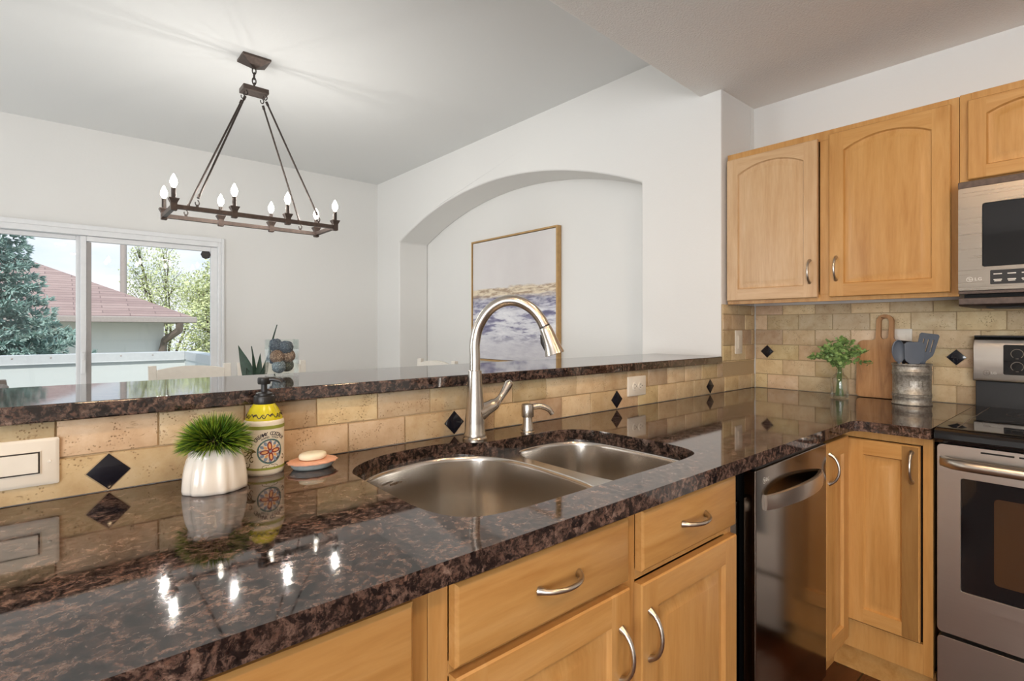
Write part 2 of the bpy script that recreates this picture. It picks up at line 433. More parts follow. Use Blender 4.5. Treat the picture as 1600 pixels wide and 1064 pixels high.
# ================================================================== ROOM SHELL
YB = 1.318           # face of the half wall below the bar
XS = 2.92            # stove wall
XA = 2.554           # arch wall
YW = 5.05            # glass door wall
ZD, ZK = 2.725, 2.443
struct('floor', B((-4.1, 3.3, -3.7, 1.39, -.1, 0)), M['floor'], 'dark brown wood floor of the kitchen', 'floor')
struct('floor_dining', B((-4.1, 3.3, 1.39, YW+.15, -.1, 0)), M['carpet'], 'unseen pale carpet added behind the half wall to bounce light upward', 'floor')  # unseen floor, made pale so it bounces light to the ceiling
bm = B((1.10, XA+.5, YW, YW+.15, -.1, ZD+.1), (-4.1, -.76, YW, YW+.15, -.1, ZD+.1), (-.76, 1.10, YW, YW+.15, 1.975, ZD+.1))
struct('wall_back', bm, M['wall'], 'white dining room wall around the sliding glass door', 'wall')
arc = []
Rn = 3.417; yc = 3.198; zc = 2.372-Rn
for i in range(33):
    y = 1.80 + (4.596-1.80)*i/32
    arc.append((y, zc+sqrt(Rn*Rn-(y-yc)**2)))
poly = [(YB, -.1), (1.80, -.1)] + arc + [(4.596, -.1), (YW+.01, -.1), (YW+.01, ZD+.1), (YB, ZD+.1)]
bm = bmesh.new(); prism(bm, poly, XA, XA+.322, 'x')
struct('wall_right', bm, M['wall'], 'white wall with a wide arched niche beside the bar ledge', 'wall', bevel=.014, seg=3)
struct('wall_niche', B((XA+.322, XA+.42, YB, YW+.05, -.1, ZD+.1)), M['wall'], 'white back of the arched niche behind the abstract painting', 'wall')
struct('wall_kitchen', B((XS, XS+.15, -3.7, YB+.05, -.1, ZD+.1)), M['wall'], 'pale wall behind the upper cabinets and stove', 'wall')
struct('wall_left', B((-4.15, -4.0, -3.7, YW+.15, -.1, ZD+.1)), M['wall'], 'white wall of the open room to the left', 'wall')
struct('wall_front', B((-4.1, XS+.1, -3.75, -3.6, -.1, ZD+.1)), M['wall'], 'white wall on the near side of the kitchen', 'wall')
struct('ceiling', B((-4.1, 3.3, 1.0, YW+.15, ZD, ZD+.12)), M['ceil'], 'smooth white dining room ceiling above the chandelier', 'ceiling')
bm = bmesh.new(); prism(bm, [(-4.05, -3.65), (XS+.05, -3.65), (XS+.05, YB+.01), (XA+.005, YB+.01), (XA+.005, 1.437), (-4.05, 1.13)], ZK, ZD+.02, 'z')
struct('ceiling_kitchen', bm, M['kceil'], 'lower textured ceiling over the kitchen', 'ceiling', bevel=.008, seg=2)
struct('wall_half', B((-1.6, XA-.001, YB, 1.46, -.05, 1.062)), M['wall'], 'half wall carrying the granite bar ledge', 'wall')

# ---- sliding glass door
def glass_door():
    d = thing('door_1', (.18, YW, 0), 'white framed sliding glass door in the dining room wall', 'door'); d['kind'] = 'structure'
    x0, x1, zt = -.755, 1.095, 1.97
    f = B((x1-.024, x1, YW-.025, YW+.09, 0, zt), (x0, x0+.05, YW-.025, YW+.09, 0, zt), (x0+.05, x1-.024, YW-.025, YW+.09, zt-.045, zt),
          (x0+.05, x1-.024, YW-.01, YW+.09, 0, .03))
    mk('frame', f, M['vinyl'], d, .004)
    t = B((x0-.05, x1+.0, YW-.034, YW-.026, zt-.004, zt+.03), (x1+.001, x1+.022, YW-.034, YW, 0, zt+.03))
    mk('casing', t, M['vinyl'], d, .003)
    # fixed left panel (outer track)
    a, b = x0+.05, .215
    y0, y1 = YW+.045, YW+.08
    p = mk('fixed_panel', B((a, a+.06, y0, y1, .03, zt-.045), (b-.075, b, y0, y1, .03, zt-.045), (a+.06, b-.075, y0, y1, zt-.075, zt-.045), (a+.06, b-.075, y0, y1, .03, .12)), M['vinyl'], d, .004)
    mk('pane', B((a+.06, b-.075, y0+.014, y0+.02, .12, zt-.075)), M['glass'], p)
    # sliding right panel (inner track)
    a, b = .165, x1-.024
    y0, y1 = YW+.0, YW+.036
    p = mk('sliding_panel', B((a, a+.035, y0, y1, .03, zt-.046), (b-.05, b, y0, y1, .03, zt-.046), (a+.035, b-.05, y0, y1, zt-.085, zt-.046), (a+.035, b-.05, y0, y1, .03, .12)), M['vinyl'], d, .004)
    mk('pane', B((a+.06, b-.05, y0+.014, y0+.02, .12, zt-.085)), M['glass'], p)
    mk('interlock', B((a+.035, a+.064, y0+.002, y1, .031, zt-.09)), M['vinyl_grey'], p, .002, label='inner edge of the sliding panel, painted grey for its shade')
    h = mk('handle', B((a+.006, a+.029, y0-.016, y0, .90, 1.06), (a+.012, a+.023, y0-.02, y0-.016, 1.0, 1.045)), M['vinyl'], p, .003)
    return d
glass_door()
c = (.985, YW+.009, 1.858)
bm = bmesh.new(); lathe(bm, [(.0, -.006), (.036, -.006), (.038, -.003), (.038, .003), (.034, .006), (.0, .006)], (0, 0, 0), 8)
xf(bm, lambda v: (v.x+c[0], c[1]+v.z-.001, c[2]+v.y))
o = thing('window_thermometer', c, 'small round black dial stuck high on the sliding door glass', 'dial')
mk('dial_body', bm, M['black'], o, ang=30)
bm = bmesh.new(); prism(bm, rrect(-.016, .016, -.008, .008, .003), 0, .001, 'y'); xf(bm, lambda v: (v.x+c[0], c[1]-.0085+v.y, c[2]+v.z))
mk('dial_window', bm, M['slot'], o)

# ================================================================== TILE BACKSPLASH
def tiles(bm, lay, us, plane, rows, usign=1, front=None, skip=None):
    """us: joint positions per row; plane: fn(u, z, out) -> point"""
    for ri, (z0, z1) in enumerate(rows):
        js = us[ri]
        for a, b in zip(js[:-1], js[1:]):
            g = .0017; j = lambda: rng.uniform(-.0008, .0008)
            t = rng.uniform(.86, 1.03); tone = (t, t*rng.uniform(.97, 1.01), t*rng.uniform(.93, 1.0), 1)
            o = .009+rng.uniform(-.0006, .0012)
            q = [(a+g+j(), z0+g+j()), (b-g+j(), z0+g+j()), (b-g+j(), z1-g+j()), (a+g+j(), z1-g+j())]
            L0 = [plane(u, z, 0) for u, z in q]; L1 = [plane(u, z, o-.0022) for u, z in q]
            cx, cz = (a+b)/2, (z0+z1)/2
            def inn(u, z, k): return (u+(k if u < cx else -k), z+(k if z < cz else -k))
            L2 = [plane(*inn(u, z, .0008), o-.0007) for u, z in q]; L3 = [plane(*inn(u, z, .003), o) for u, z in q]
            n0 = len(bm.faces); loft(bm, [L0, L1, L2, L3], True, False, True); bm.faces.ensure_lookup_table()
            for f in bm.faces[n0:]:
                for l in f.loops: l[lay] = tone
def joints(anchors, lo, hi, half):
    """tile joints spaced evenly between measured accent positions, five tiles apart"""
    pts = []
    A = list(anchors); A = [A[0]-.79*2, A[0]-.79] + A + [A[-1]+.75, A[-1]+1.5]
    for p, q in zip(A[:-1], A[1:]):
        for k in range(5):
            pts.append(p+(q-p)*(k+half)/5)
    r = [p for p in pts if lo+.02 < p < hi-.02]
    return [lo]+r+[hi]
DIAM = (.086, .910, 1.691, 2.421)
bs = thing('tile_backsplash', (.7, YB, .914), 'tan tumbled stone tile backsplash below the bar ledge', 'backsplash')
pp = lambda u, z, o: (u, YB-.0008-o, z)
bm = bmesh.new(); lay = bm.loops.layers.color.new('tone')
zr = [.914+.0755*0, .990, 1.069, 1.148, 1.2275, 1.307, 1.357]
tiles(bm, lay, [joints(DIAM, -1.55, XS-.012, 0), joints(DIAM, -1.55, XA, .5)], pp, [(zr[0], zr[1]), (zr[1], 1.0618)])
tiles(bm, lay, [joints(DIAM, XA, XS-.012, (i+1) % 2*.5) for i in range(1, 6)], pp, [(1.0618 if i == 1 else zr[i], zr[i+1]) for i in range(1, 6)])
mk('tile_field', bm, M['tile'], bs)
mk('grout', B((-1.55, XA, YB-.0056, YB-.0002, .9145, 1.0618), (XA, XS-.011, YB-.0056, YB-.0002, .9145, 1.357)), M['grout'], bs)
def diamond(parent, c, axis, r=.0345):
    bm = bmesh.new()
    f = (lambda u, z, o: (c[0]+u, c[1]-o, c[2]+z)) if axis == 'y' else (lambda u, z, o: (c[0]-o, c[1]+u, c[2]+z))
    L = lambda rr, o: [f(rr, 0, o), f(0, rr, o), f(-rr, 0, o), f(0, -rr, o)]
    loft(bm, [L(r+.004, .001), L(r+.004, .0105), L(r+.001, .0108), L(r+.0008, .0112)], True, False, False, 1)
    loft(bm, [L(r+.0008, .0108), L(r, .0128), L(r-.002, .0134)], True, False, True, 0)
    return mk('accent_tile', bm, [M['diamond'], M['grout']], parent, label='black glossy diamond accent')
for x in DIAM: diamond(bs, (x, YB, .953), 'y')
ks = thing('tile_backsplash', (XS, .5, .914), 'cream tumbled stone tile backsplash on the stove wall', 'backsplash')
bm = bmesh.new(); lay = bm.loops.layers.color.new('tone')
pk = lambda u, z, o: (XS-.0008-o, u, z)
DK = (-.337, .453, 1.243)
rows = [(zr[i], zr[i+1]) for i in range(6)]
js = [joints(DK, -.9, YB-.0105, (i % 2)*.5) for i in range(6)]
tiles(bm, lay, js, pk, rows)
tiles(bm, lay, [joints(DK, -.9, .392, .5 if i % 2 else 0) for i in range(2)], pk, [(1.357, 1.386), (1.386, 1.42)])
mk('tile_field', bm, M['tile'], ks)
mk('grout', B((XS-.0056, XS-.0002, -.9, YB-.012, .9145, 1.357), (XS-.0056, XS-.0002, -.9, .392, 1.357, 1.42)), M['grout'], ks)
for y in (.453, 1.243): diamond(ks, (XS, y, 1.1115), 'x', .033)

# ---- outlets and switches
def plate_horizontal(cx, cz, w, h, name, label, cat):
    t = thing(name, (cx, YB-.012, cz-h/2), label, cat)
    y = YB-.0105
    bm = bmesh.new(); loft(bm, [[(a, y, b) for a, b in rrect(cx-w/2, cx+w/2, cz-h/2, cz+h/2, .004)], [(a, y-.004, b) for a, b in rrect(cx-w/2, cx+w/2, cz-h/2, cz+h/2, .004)],
        [(a, y-.0068, b) for a, b in rrect(cx-w/2+.005, cx+w/2-.005, cz-h/2+.005, cz+h/2-.005, .004)]], True, True, True)
    mk('cover_plate', bm, M['plate'], t)
    return t, y-.0068
def screw(parent, x, y, z, r=.003):
    bm = bmesh.new(); lathe(bm, [(r, 0), (r*.7, .0012), (0, .0014)], n=12); box(bm, -r*.8, r*.8, -.0004, .0004, .001, .0016)
    xf(bm, lambda v: (x+v.x, y-v.z, z+v.y)); mk('screw', bm, M['plate'], parent)
t, y = plate_horizontal(-.046, .9885, .116, .086, 'light_switch', 'white rocker switch mounted sideways at the left end of the backsplash', 'switch')
bm = B((-.086, -.0135, y-.0016, y, .967, 1.010)); mk('rocker_frame', bm, M['plate'], t, .001)
bm = bmesh.new(); box(bm, -.082, -.0175, y-.0045, y-.001, .971, 1.006); bm.verts.ensure_lookup_table()
for v in bm.verts:
    if v.co.x < -.05 and v.co.y < y-.003: v.co.y += .0025
mk('rocker', bm, M['plate'], t, .001)
mk('rocker_gap', B((-.0845, -.015, y-.0019, y-.0012, .9685, 1.0085)), M['slot'], t)
screw(t, -.0015, y, .9885); screw(t, -.0955, y, .9885)
t, y = plate_horizontal(1.821, .998, .124, .080, 'wall_outlet', 'white double outlet mounted sideways below the bar ledge right of the faucet', 'outlet')
for s in (-1, 1):
    cx = 1.821+s*.0195
    bm = bmesh.new(); lathe(bm, [(.0165, 0), (.0165, .002), (.0155, .003), (0, .003)], n=24); xf(bm, lambda v: (cx+v.x*.95, y-v.z, .998+v.y))
    r = mk('receptacle', bm, M['plate'], t)
    bm = B((cx-.006, cx+.002, y-.0034, y-.0029, 1.0035, 1.0055), (cx-.006, cx+.001, y-.0034, y-.0029, .9905, .9925), (cx+.006, cx+.010, y-.0034, y-.0029, .996, 1.000))
    mk('slots', bm, M['slot'], r)
screw(t, 1.821, y, .998); screw(t, 1.821-.05, y, .998); screw(t, 1.821+.05, y, .998)
def plate_v(cx, cz, w, h, f, name, label, cat):
    o0 = f(0, 0, 0); t = thing(name, o0, label, cat)
    R = lambda d, o: [f(a, b, o) for a, b in rrect(-w/2+d, w/2-d, -h/2+d, h/2-d, .004)]
    bm = bmesh.new(); loft(bm, [R(0, 0), R(0, .004), R(.005, .0068)], True, True, True); mk('cover_plate', bm, M['plate'], t)
    bm = bmesh.new(); R2 = lambda d, o: [f(a, b, o) for a, b in rrect(-.017+d, .017-d, -.034+d, .034-d, .002)]
    loft(bm, [R2(0, .0068), R2(0, .009), R2(.001, .0096)], True, True, True); return t, bm
t, bm = plate_v(0, 0, .075, .122, lambda a, b, o: (2.712+a, YB-.0105-o, 1.1635+b), 'light_switch', 'white upright switch on the tiled wall end near the corner', 'switch')
mk('rocker', bm, M['plate'], t)
t, bm = plate_v(0, 0, .078, .122, lambda a, b, o: (XS-.0105-o, .645+a, 1.172+b), 'wall_outlet', 'white outlet plate half hidden behind the wooden board', 'outlet')
mk('receptacle', bm, M['plate'], t)

# ================================================================== COUNTERTOP
CUT = smooth_closed([(.50, 1.08), (.495, .93), (.498, .80), (.535, .724), (.62, .70), (.76, .697), (.9, .699), (1.08, .699), (1.19, .702), (1.255, .722), (1.287, .79), (1.292, .9),
    (1.293, 1.01), (1.283, 1.09), (1.24, 1.146), (1.165, 1.166), (1.06, 1.166), (.965, 1.168), (.905, 1.178), (.855, 1.218), (.79, 1.236), (.70, 1.232), (.62, 1.216), (.545, 1.172), (.508, 1.125)], 5)
YF, XF = .608, 2.115
outer = [(-1.5, YF), (2.075, YF), (2.100, YF-.008), (2.110, YF-.022), (XF, YF-.05), (XF, .392), (XS-.0105, .392), (XS-.0105, YB-.0105), (-1.5, YB-.0105)]
bm = bmesh.new(); prism(bm, outer, .879, .914, 'z', [CUT])
ct = mk('countertop', bm, M['granite'], bevel=.004, seg=3, loc=(.7, .95, .879))
tag(ct, 'polished dark brown speckled granite countertop with a sink cutout', 'countertop')
bm = bmesh.new(); prism(bm, [(-1.5, 1.285), (2.495, 1.285), (2.508, 1.289), (2.512, 1.300), (2.512, YB-.0002), (XA-.001, YB-.0002+.0), (XA-.001, 1.705), (-1.5, 1.705)], 1.0622, 1.0955, 'z')
bar = mk('bar_ledge', bm, M['granite'], bevel=.007, seg=3, loc=(.6, 1.5, 1.0622))
tag(bar, 'raised granite bar ledge running above the sink backsplash', 'ledge')

# ================================================================== SINK
sk = thing('kitchen_sink', (.9, .95, .88), 'stainless steel double bowl sink set into the granite counter', 'sink')
LB = smooth_closed([(.512, 1.08), (.507, .93), (.512, .80), (.55, .727), (.66, .708), (.83, .708), (.895, .73), (.932, .80), (.948, .95), (.943, 1.08), (.91, 1.16), (.86, 1.198), (.79, 1.222), (.70, 1.219), (.62, 1.20), (.55, 1.155)], 5)
RB = smooth_closed([(.988, 1.08), (.984, .95), (.988, .80), (1.015, .728), (1.08, .711), (1.19, .711), (1.25, .73), (1.279, .79), (1.284, .95), (1.279, 1.06), (1.245, 1.125), (1.17, 1.153), (1.08, 1.156), (1.015, 1.138)], 5)
cc = Vector((.895, .95)); rim = [(cc.x+(p[0]-cc.x)*1.04, cc.y+(p[1]-cc.y)*1.05) for p in CUT]
bm = bmesh.new(); prism(bm, rim, .8765, .8785, 'z', [LB, RB]); mk('rim', bm, M['steel_sink'], sk)
def bowl(out, depth, name, label):
    bm = bmesh.new(); c = Vector((sum(p[0] for p in out)/len(out), sum(p[1] for p in out)/len(out)))
    L = lambda s, z: [(c.x+(p[0]-c.x)*s, c.y+(p[1]-c.y)*s, z) for p in out]
    zt = .8785
    loft(bm, [L(1.012, zt-.0005), L(1.0, zt), L(.990, zt-.003), L(.982, zt-.012), L(.965, zt-depth*.5), L(.945, zt-depth*.80), L(.915, zt-depth*.92), L(.86, zt-depth*.985), L(.75, zt-depth), L(.12, zt-depth-.006), L(.11, zt-depth-.02)], True, False, True)
    o = mk(name, bm, M['steel_sink'], sk, ang=80)
    bm = bmesh.new(); lathe(bm, [(.056, .0), (.054, .003), (.042, .002), (.038, -.004), (.03, -.006), (.012, -.003), (0, -.003)], (c.x, c.y, zt-depth+.001), 28)
    mk('drain', bm, M['nickel'], o)
    return o
lb = bowl(LB, .215, 'bowl', None); bowl(RB, .185, 'bowl', None)
# small etched maker mark on the back-left wall of the large bowl
bm = bmesh.new()
for k, (w, h) in enumerate(((.011, .004), (.009, .005), (.010, .003))):
    box(bm, .634+k*.0125, .634+k*.0125+w, 1.186-.002, 1.186+.003, .846-h/2+k*.0006, .846+h/2+k*.0006)
xf(bm, lambda v: (v.x, v.y+(v.x-.634)*.17, v.z))
mk('maker_mark', bm, M['sock'], lb)

# ================================================================== FAUCET
bc = Vector((.924, 1.232, .914)); bc.y = 1.222
fa = thing('kitchen_faucet', bc, 'brushed nickel gooseneck faucet with a side lever behind the sink', 'faucet')
bm = bmesh.new(); lathe(bm, [(.0, 0), (.0355, 0), (.0355, .005), (.033, .009), (.0315, .010), (.0315, .018), (.0295, .022), (.0285, .05), (.0262, .09), (.0235, .125), (.0210, .16), (.0195, .195), (.0193, .1985), (.0180, .2), (0, .2)], bc, 40)
mk('base', bm, M['nickel'], fa, ang=30)
u = Vector((.60, -.80, 0)); P = lambda s, z: bc + u*s + Vector((0, 0, z-.914))
pts = spline([P(0, 1.10), P(0, 1.15), P(0, 1.195), P(.012, 1.243), (P(.042, 1.287)), P(.082, 1.311), P(.124, 1.312), P(.163, 1.293), P(.189, 1.265), P(.203, 1.240)], 6)
bm = bmesh.new(); tube(bm, pts, .0153, 20); mk('spout', bm, M['nickel'], fa, ang=60)
e0 = pts[-1]; dv = (pts[-1]-pts[-2]).normalized()
hp = spline([e0+dv*.001, P(.2085, 1.228), P(.218, 1.204), P(.226, 1.182), P(.232, 1.163)], 4)
hr = [.0150, .0166, .0170, .0173, .0176, .0179, .0183, .0187, .0191, .0196, .0202, .0208, .0215, .0223, .0231, .0239, .0246]
hp.append(hp[-1]+(hp[-1]-hp[-2]).normalized()*.001); hr.append(.0225)
bm = bmesh.new(); tube(bm, hp, [r*(1+.14*i/17) for i, r in enumerate(hr)], 24)
hd = mk('spray_head', bm, M['nickel'], fa, ang=60)
bm = bmesh.new(); tube(bm, [e0-dv*.001, e0+dv*.002], .0159, 20); mk('seam', bm, M['black'], hd)
nrm = Vector((-u.x*.5, -u.y*.5, -.6)).normalized()
q0 = hp[5]-u*.0165+Vector((0, 0, -.006)); q1 = hp[13]-u*.0195+Vector((0, 0, -.006))
bm = bmesh.new(); tube(bm, [q0, q0.lerp(q1, .5)-u*.0035, q1], [.004, .0062, .0045], 10); mk('spray_button', bm, M['black'], hd, label='black spray toggle')
bm = bmesh.new()
hh = spline([bc+Vector((.010, 0, .075)), bc+Vector((.032, -.004, .083)), bc+Vector((.056, -.006, .092)), bc+Vector((.074, -.008, .101)), bc+Vector((.094, -.010, .120)), bc+Vector((.114, -.012, .147)), bc+Vector((.124, -.013, .162))], 5)
rr = [.030, .0285, .027, .0255, .024, .0225, .021, .020, .0192, .0186, .0182, .018, .0176, .017, .0155, .0135, .0118, .0108, .0102, .0100, .0102, .0106, .0112, .0118, .0124, .0128, .013, .0128, .0118, .0095, .006]
bm = bmesh.new(); tube(bm, hh, rr[:len(hh)], 18); mk('lever', bm, M['nickel'], fa, ang=60)
sc_ = Vector((1.108, 1.197, .914))
sd = thing('soap_dispenser', sc_, 'short brushed nickel soap pump right of the faucet', 'soap pump')
bm = bmesh.new(); lathe(bm, [(0, 0), (.0215, 0), (.0215, .003), (.0195, .006), (.0195, .012), (.017, .018), (.0165, .026), (.0150, .030), (.0142, .050), (0, .050)], sc_, 28); mk('base', bm, M['nickel'], sd, ang=30)
bm = bmesh.new(); lathe(bm, [(0, .048), (.0185, .048), (.0195, .052), (.0195, .082), (.018, .087), (.012, .0885), (0, .0885)], sc_, 28); hd = mk('pump_head', bm, M['nickel'], sd, ang=30)
bm = bmesh.new(); tube(bm, spline([sc_+Vector((.008, -.006, .078)), sc_+Vector((.034, -.022, .080)), sc_+Vector((.056, -.036, .070)), sc_+Vector((.066, -.042, .055))], 5), [.0095]*4+[.009]*4+[.0085]*4+[.008]*4, 12); mk('spout', bm, M['nickel'], hd)

# ================================================================== CABINETS
def door_bm(W_, H_, T=.02, st=.058, rail=.058, arch=0.0, pf=None, rs=0):
    """raised panel door; local u across, v up, w outwards.  materials: 0 stile grain, 1 rail grain"""
    bm = bmesh.new(); F = pf
    N = 14 if arch else 1
    def opening(d):
        x0, x1, y0, y1 = st+d, W_-st-d, rail+d, H_-rail*(1.05 if arch else 1)-d
        p = [(x0, y0), (x1, y0)]
        if not arch: return p+[(x1, y1), (x0, y1)]
        hw = (W_-2*st)/2; R = (hw*hw+arch*arch)/(2*arch); ys = y1-arch+d
        Rr = R-d if R > d else R; cy = H_-rail*.72-R
        for k in range(N+1):
            x = x1+(x0-x1)*k/N; xx = x-W_/2
            p.append((x, cy+sqrt(max(Rr*Rr-xx*xx, 0))))
        return p
    L0 = opening(0); ch = .003
    V = lambda pts, w: [bm.verts.new(F(a, b, w)) for a, b in pts]
    def face(vs, mi=0):
        f = bm.faces.new(vs); f.material_index = mi
    ring = lambda c: [(c, c), (st, c), (W_-st, c), (W_-c, c), (W_-c, H_-c), (W_-st, H_-c), (st, H_-c), (c, H_-c)]
    a = V(ring(0), 0); b = V(ring(0), T-ch); c = V(ring(ch), T)
    face(a[::-1])
    for p, q in ((a, b), (b, c)):
        for i in range(8):
            j = (i+1) % 8; face((p[i], p[j], q[j], q[i]), 1 if i in (1, 5) else 0)
    rg_ = ring(ch); yr, yl = L0[2], L0[-1]
    face(V([rg_[0], rg_[1], L0[0], yl, rg_[6], rg_[7]], T), 0)
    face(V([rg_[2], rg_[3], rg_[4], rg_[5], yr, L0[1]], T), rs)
    face(V([rg_[1], rg_[2], L0[1], L0[0]], T), 1)
    face(V([rg_[5], rg_[6]]+L0[2:][::-1], T), 1)
    loops = [(opening(0), T), (opening(.005), T-.009), (opening(.011), T-.010), (opening(.034), T-.0025), (opening(.037), T-.002)]
    R = loft(bm, [[F(x, y, w) for x, y in l] for l, w in loops], True, False, True, 0)
    bmesh.ops.remove_doubles(bm, verts=bm.verts, dist=1e-5)
    return bm
def slab_bm(W_, H_, T, pf):
    bm = bmesh.new(); q = lambda d, w: [pf(a, b, w) for a, b in ((d, d), (W_-d, d), (W_-d, H_-d), (d, H_-d))]
    loft(bm, [q(0, 0), q(0, T-.005), q(.004, T-.001), q(.006, T)], True, True, True); return bm
def pull(parent, c, along, out, L=.098, proj=.030, r=.0045):
    c, along, out = Vector(c), Vector(along).normalized(), Vector(out).normalized()
    pts = []; rad = []
    for k in range(17):
        t = -1+2*k/16; s = 1-t*t
        pts.append(c+along*(t*L/2)+out*(proj*(s**.62)-.001)); rad.append(r*(1.25-.3*s+(.55 if abs(t) > .98 else 0)))
    bm = bmesh.new(); tube(bm, pts, rad, 12); return mk('handle', bm, M['pull'], parent, ang=70)
MV = [M['maple_z'], M['maple_x']]; MVY = [M['maple_z'], M['maple_y']]
yf = .648                                   # face frame plane of the peninsula run
pen = lambda x0, z0: (lambda a, b, w: (x0+a, yf-.0008-w, z0+b))
xf_ = 2.152                                 # face frame plane of the stove run
stv = lambda y0, z0: (lambda a, b, w: (xf_-.0008-w, y0-a, z0+b))
def carcass(parent, x0, x1, rails, zt=.8785, stiles=()):
    bm = B((x0, x1, yf+.019, YB-.03, .10, .115), (x0, x0+.016, yf+.019, YB-.03, .115, zt-.03), (x1-.016, x1, yf+.019, YB-.03, .115, zt-.03), (x0+.016, x1-.016, YB-.045, YB-.03, .115, .60))
    mk('body', bm, M['maple_z'], parent)
    bm = B((x0, x0+.034, yf, yf+.0185, .10, zt), (x1-.034, x1, yf, yf+.0185, .10, zt), *[(s-.02, s+.02, yf, yf+.0185, .10, zt) for s in stiles])
    xs = [x0+.034]+[v for s in stiles for v in (s-.02, s+.02)]+[x1-.034]
    for z0, z1 in rails:
        for a, b in zip(xs[::2], xs[1::2]): box(bm, a+.0001, b-.0001, yf, yf+.0185, z0, z1)
    mk('face_frame', bm, M['maple_z'], parent, .001)
    mk('toe_board', B((x0, x1, yf+.06, yf+.075, 0, .10)), M['maple_x'], parent)
# drawer cabinet at the left
cA = thing('drawer_cabinet', (.02, 1.0, 0), 'maple base cabinet at the near left end, mostly cut off by the frame', 'cabinet')
carcass(cA, -.42, .405, ((.847, .8785), (.545, .575), (.10, .135)))
o = mk('drawer', slab_bm(.77, .30, .02, pen(-.398, .562)), M['maple_x'], cA); pull(o, (-.05, yf-.0208, .71), (1, 0, 0), (0, -1, 0))
o = mk('drawer', slab_bm(.77, .41, .02, pen(-.398, .138)), M['maple_x'], cA); pull(o, (-.05, yf-.0208, .36), (1, 0, 0), (0, -1, 0))
# sink cabinet: two drawer fronts over two doors
cB = thing('sink_cabinet', (.85, 1.0, 0), 'maple base cabinet under the sink with two drawer fronts over two doors', 'cabinet')
carcass(cB, .406, 1.303, ((.868, .8785), (.722, .745), (.10, .139)), stiles=(.8765,))
o = mk('drawer', slab_bm(.412, .124, .02, pen(.441, .740)), M['maple_x'], cB); pull(o, (.655, yf-.0208, .802), (1, 0, 0), (0, -1, 0))
o = mk('drawer', slab_bm(.396, .124, .02, pen(.897, .743)), M['maple_x'], cB); pull(o, (1.092, yf-.0208, .806), (1, 0, 0), (0, -1, 0))
o = mk('door', door_bm(.414, .593, pf=pen(.441, .134)), MV, cB); pull(o, (.826, yf-.0208, .608), (0, 0, 1), (0, -1, 0))
o = mk('door', door_bm(.402, .585, pf=pen(.893, .134)), MV, cB); pull(o, (.921, yf-.0208, .610), (0, 0, 1), (0, -1, 0))
# corner cabinet with a folding door
cC = thing('corner_cabinet', (2.4, .9, 0), 'maple corner base cabinet with a folded two-leaf door beside the dishwasher', 'cabinet')
mk('body', B((1.905, 1.921, yf+.02, YB-.03, .10, .85), (2.17, XS-.03, .40, .415, .10, .85), (1.921, XS-.03, YB-.05, YB-.03, .10, .85), (XS-.05, XS-.03, .415, YB-.05, .10, .85)), M['maple_z'], cC)
bm = B((1.905, 1.935, yf, yf+.0185, .10, .8785), (1.935, xf_-.001, yf, yf+.0185, .862, .8785), (1.935, xf_-.001, yf, yf+.0185, .10, .135),
       (xf_, xf_+.0185, .393, .420, .10, .8785), (xf_, xf_+.0185, .420, yf+.0185, .850, .8785), (xf_, xf_+.0185, .420, yf+.0185, .10, .198))
mk('face_frame', bm, M['maple_z'], cC, .001)
mk('toe_board', B((1.905, xf_+.04, yf+.045, yf+.06, 0, .10), (xf_+.04, xf_+.055, .393, yf+.06, 0, .10)), M['maple_x'], cC)
mk('shadow_gap', B((1.936, xf_+.04, yf+.03, yf+.034, .136, .861), (xf_+.03, xf_+.034, .421, yf+.03, .199, .849)), M['gap'], cC)
o = mk('door', door_bm(.218, .715, st=.05, rail=.055, pf=lambda a, b, w: (1.913+a, yf-.0008-w, .140+b)), MV, cC); pull(o, (1.940, yf-.0208, .77), (0, 0, 1), (0, -1, 0))
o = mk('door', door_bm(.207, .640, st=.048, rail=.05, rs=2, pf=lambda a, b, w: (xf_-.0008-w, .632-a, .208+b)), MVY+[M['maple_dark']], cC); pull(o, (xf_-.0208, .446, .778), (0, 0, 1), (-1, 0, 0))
# upper cabinets
xu = 2.592
def upper(name, y0, y1, z0, z1, label):
    t = thing(name, ((xu+XS)/2, (y0+y1)/2, z0), label, 'cabinet')
    mk('body', B((xu+.0195, XS-.0005, y0, y0+.016, z0+.03, z1), (xu+.0195, XS-.0005, y1-.016, y1, z0+.03, z1), (xu+.0195, XS-.0005, y0+.016, y1-.016, z0+.03, z0+.045), (xu+.0195, XS-.0005, y0+.016, y1-.016, z1-.016, z1), (XS-.01, XS-.0005, y0+.016, y1-.016, z0+.045, z1-.016)), M['maple_y'], t)
    return t
uA = upper('wall_cabinet', .395, 1.304, 1.356, 2.112, 'maple upper cabinet with two arched panel doors left of the microwave')
bm = B((xu, xu+.019, .395, .428, 1.356, 2.112), (xu, xu+.019, .838, .876, 1.386, 2.07), (xu, xu+.019, 1.286, 1.304, 1.356, 2.112), (xu, xu+.019, .428, 1.286, 2.07, 2.112), (xu, xu+.019, .428, 1.286, 1.356, 1.386))
mk('face_frame', bm, MVY[0], uA, .001)
up = lambda y0, z0: (lambda a, b, w: (xu-.0008-w, y0-a, z0+b))
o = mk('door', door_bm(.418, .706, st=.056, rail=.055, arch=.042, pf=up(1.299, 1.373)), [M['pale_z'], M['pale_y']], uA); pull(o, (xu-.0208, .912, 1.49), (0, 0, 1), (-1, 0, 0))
o = mk('door', door_bm(.416, .714, st=.056, rail=.055, arch=.042, pf=up(.834, 1.373)), MVY, uA); pull(o, (xu-.0208, .806, 1.495), (0, 0, 1), (-1, 0, 0))
uB = upper('wall_cabinet', -.375, .3935, 1.746, 2.115, 'short maple cabinet above the microwave with arched doors')
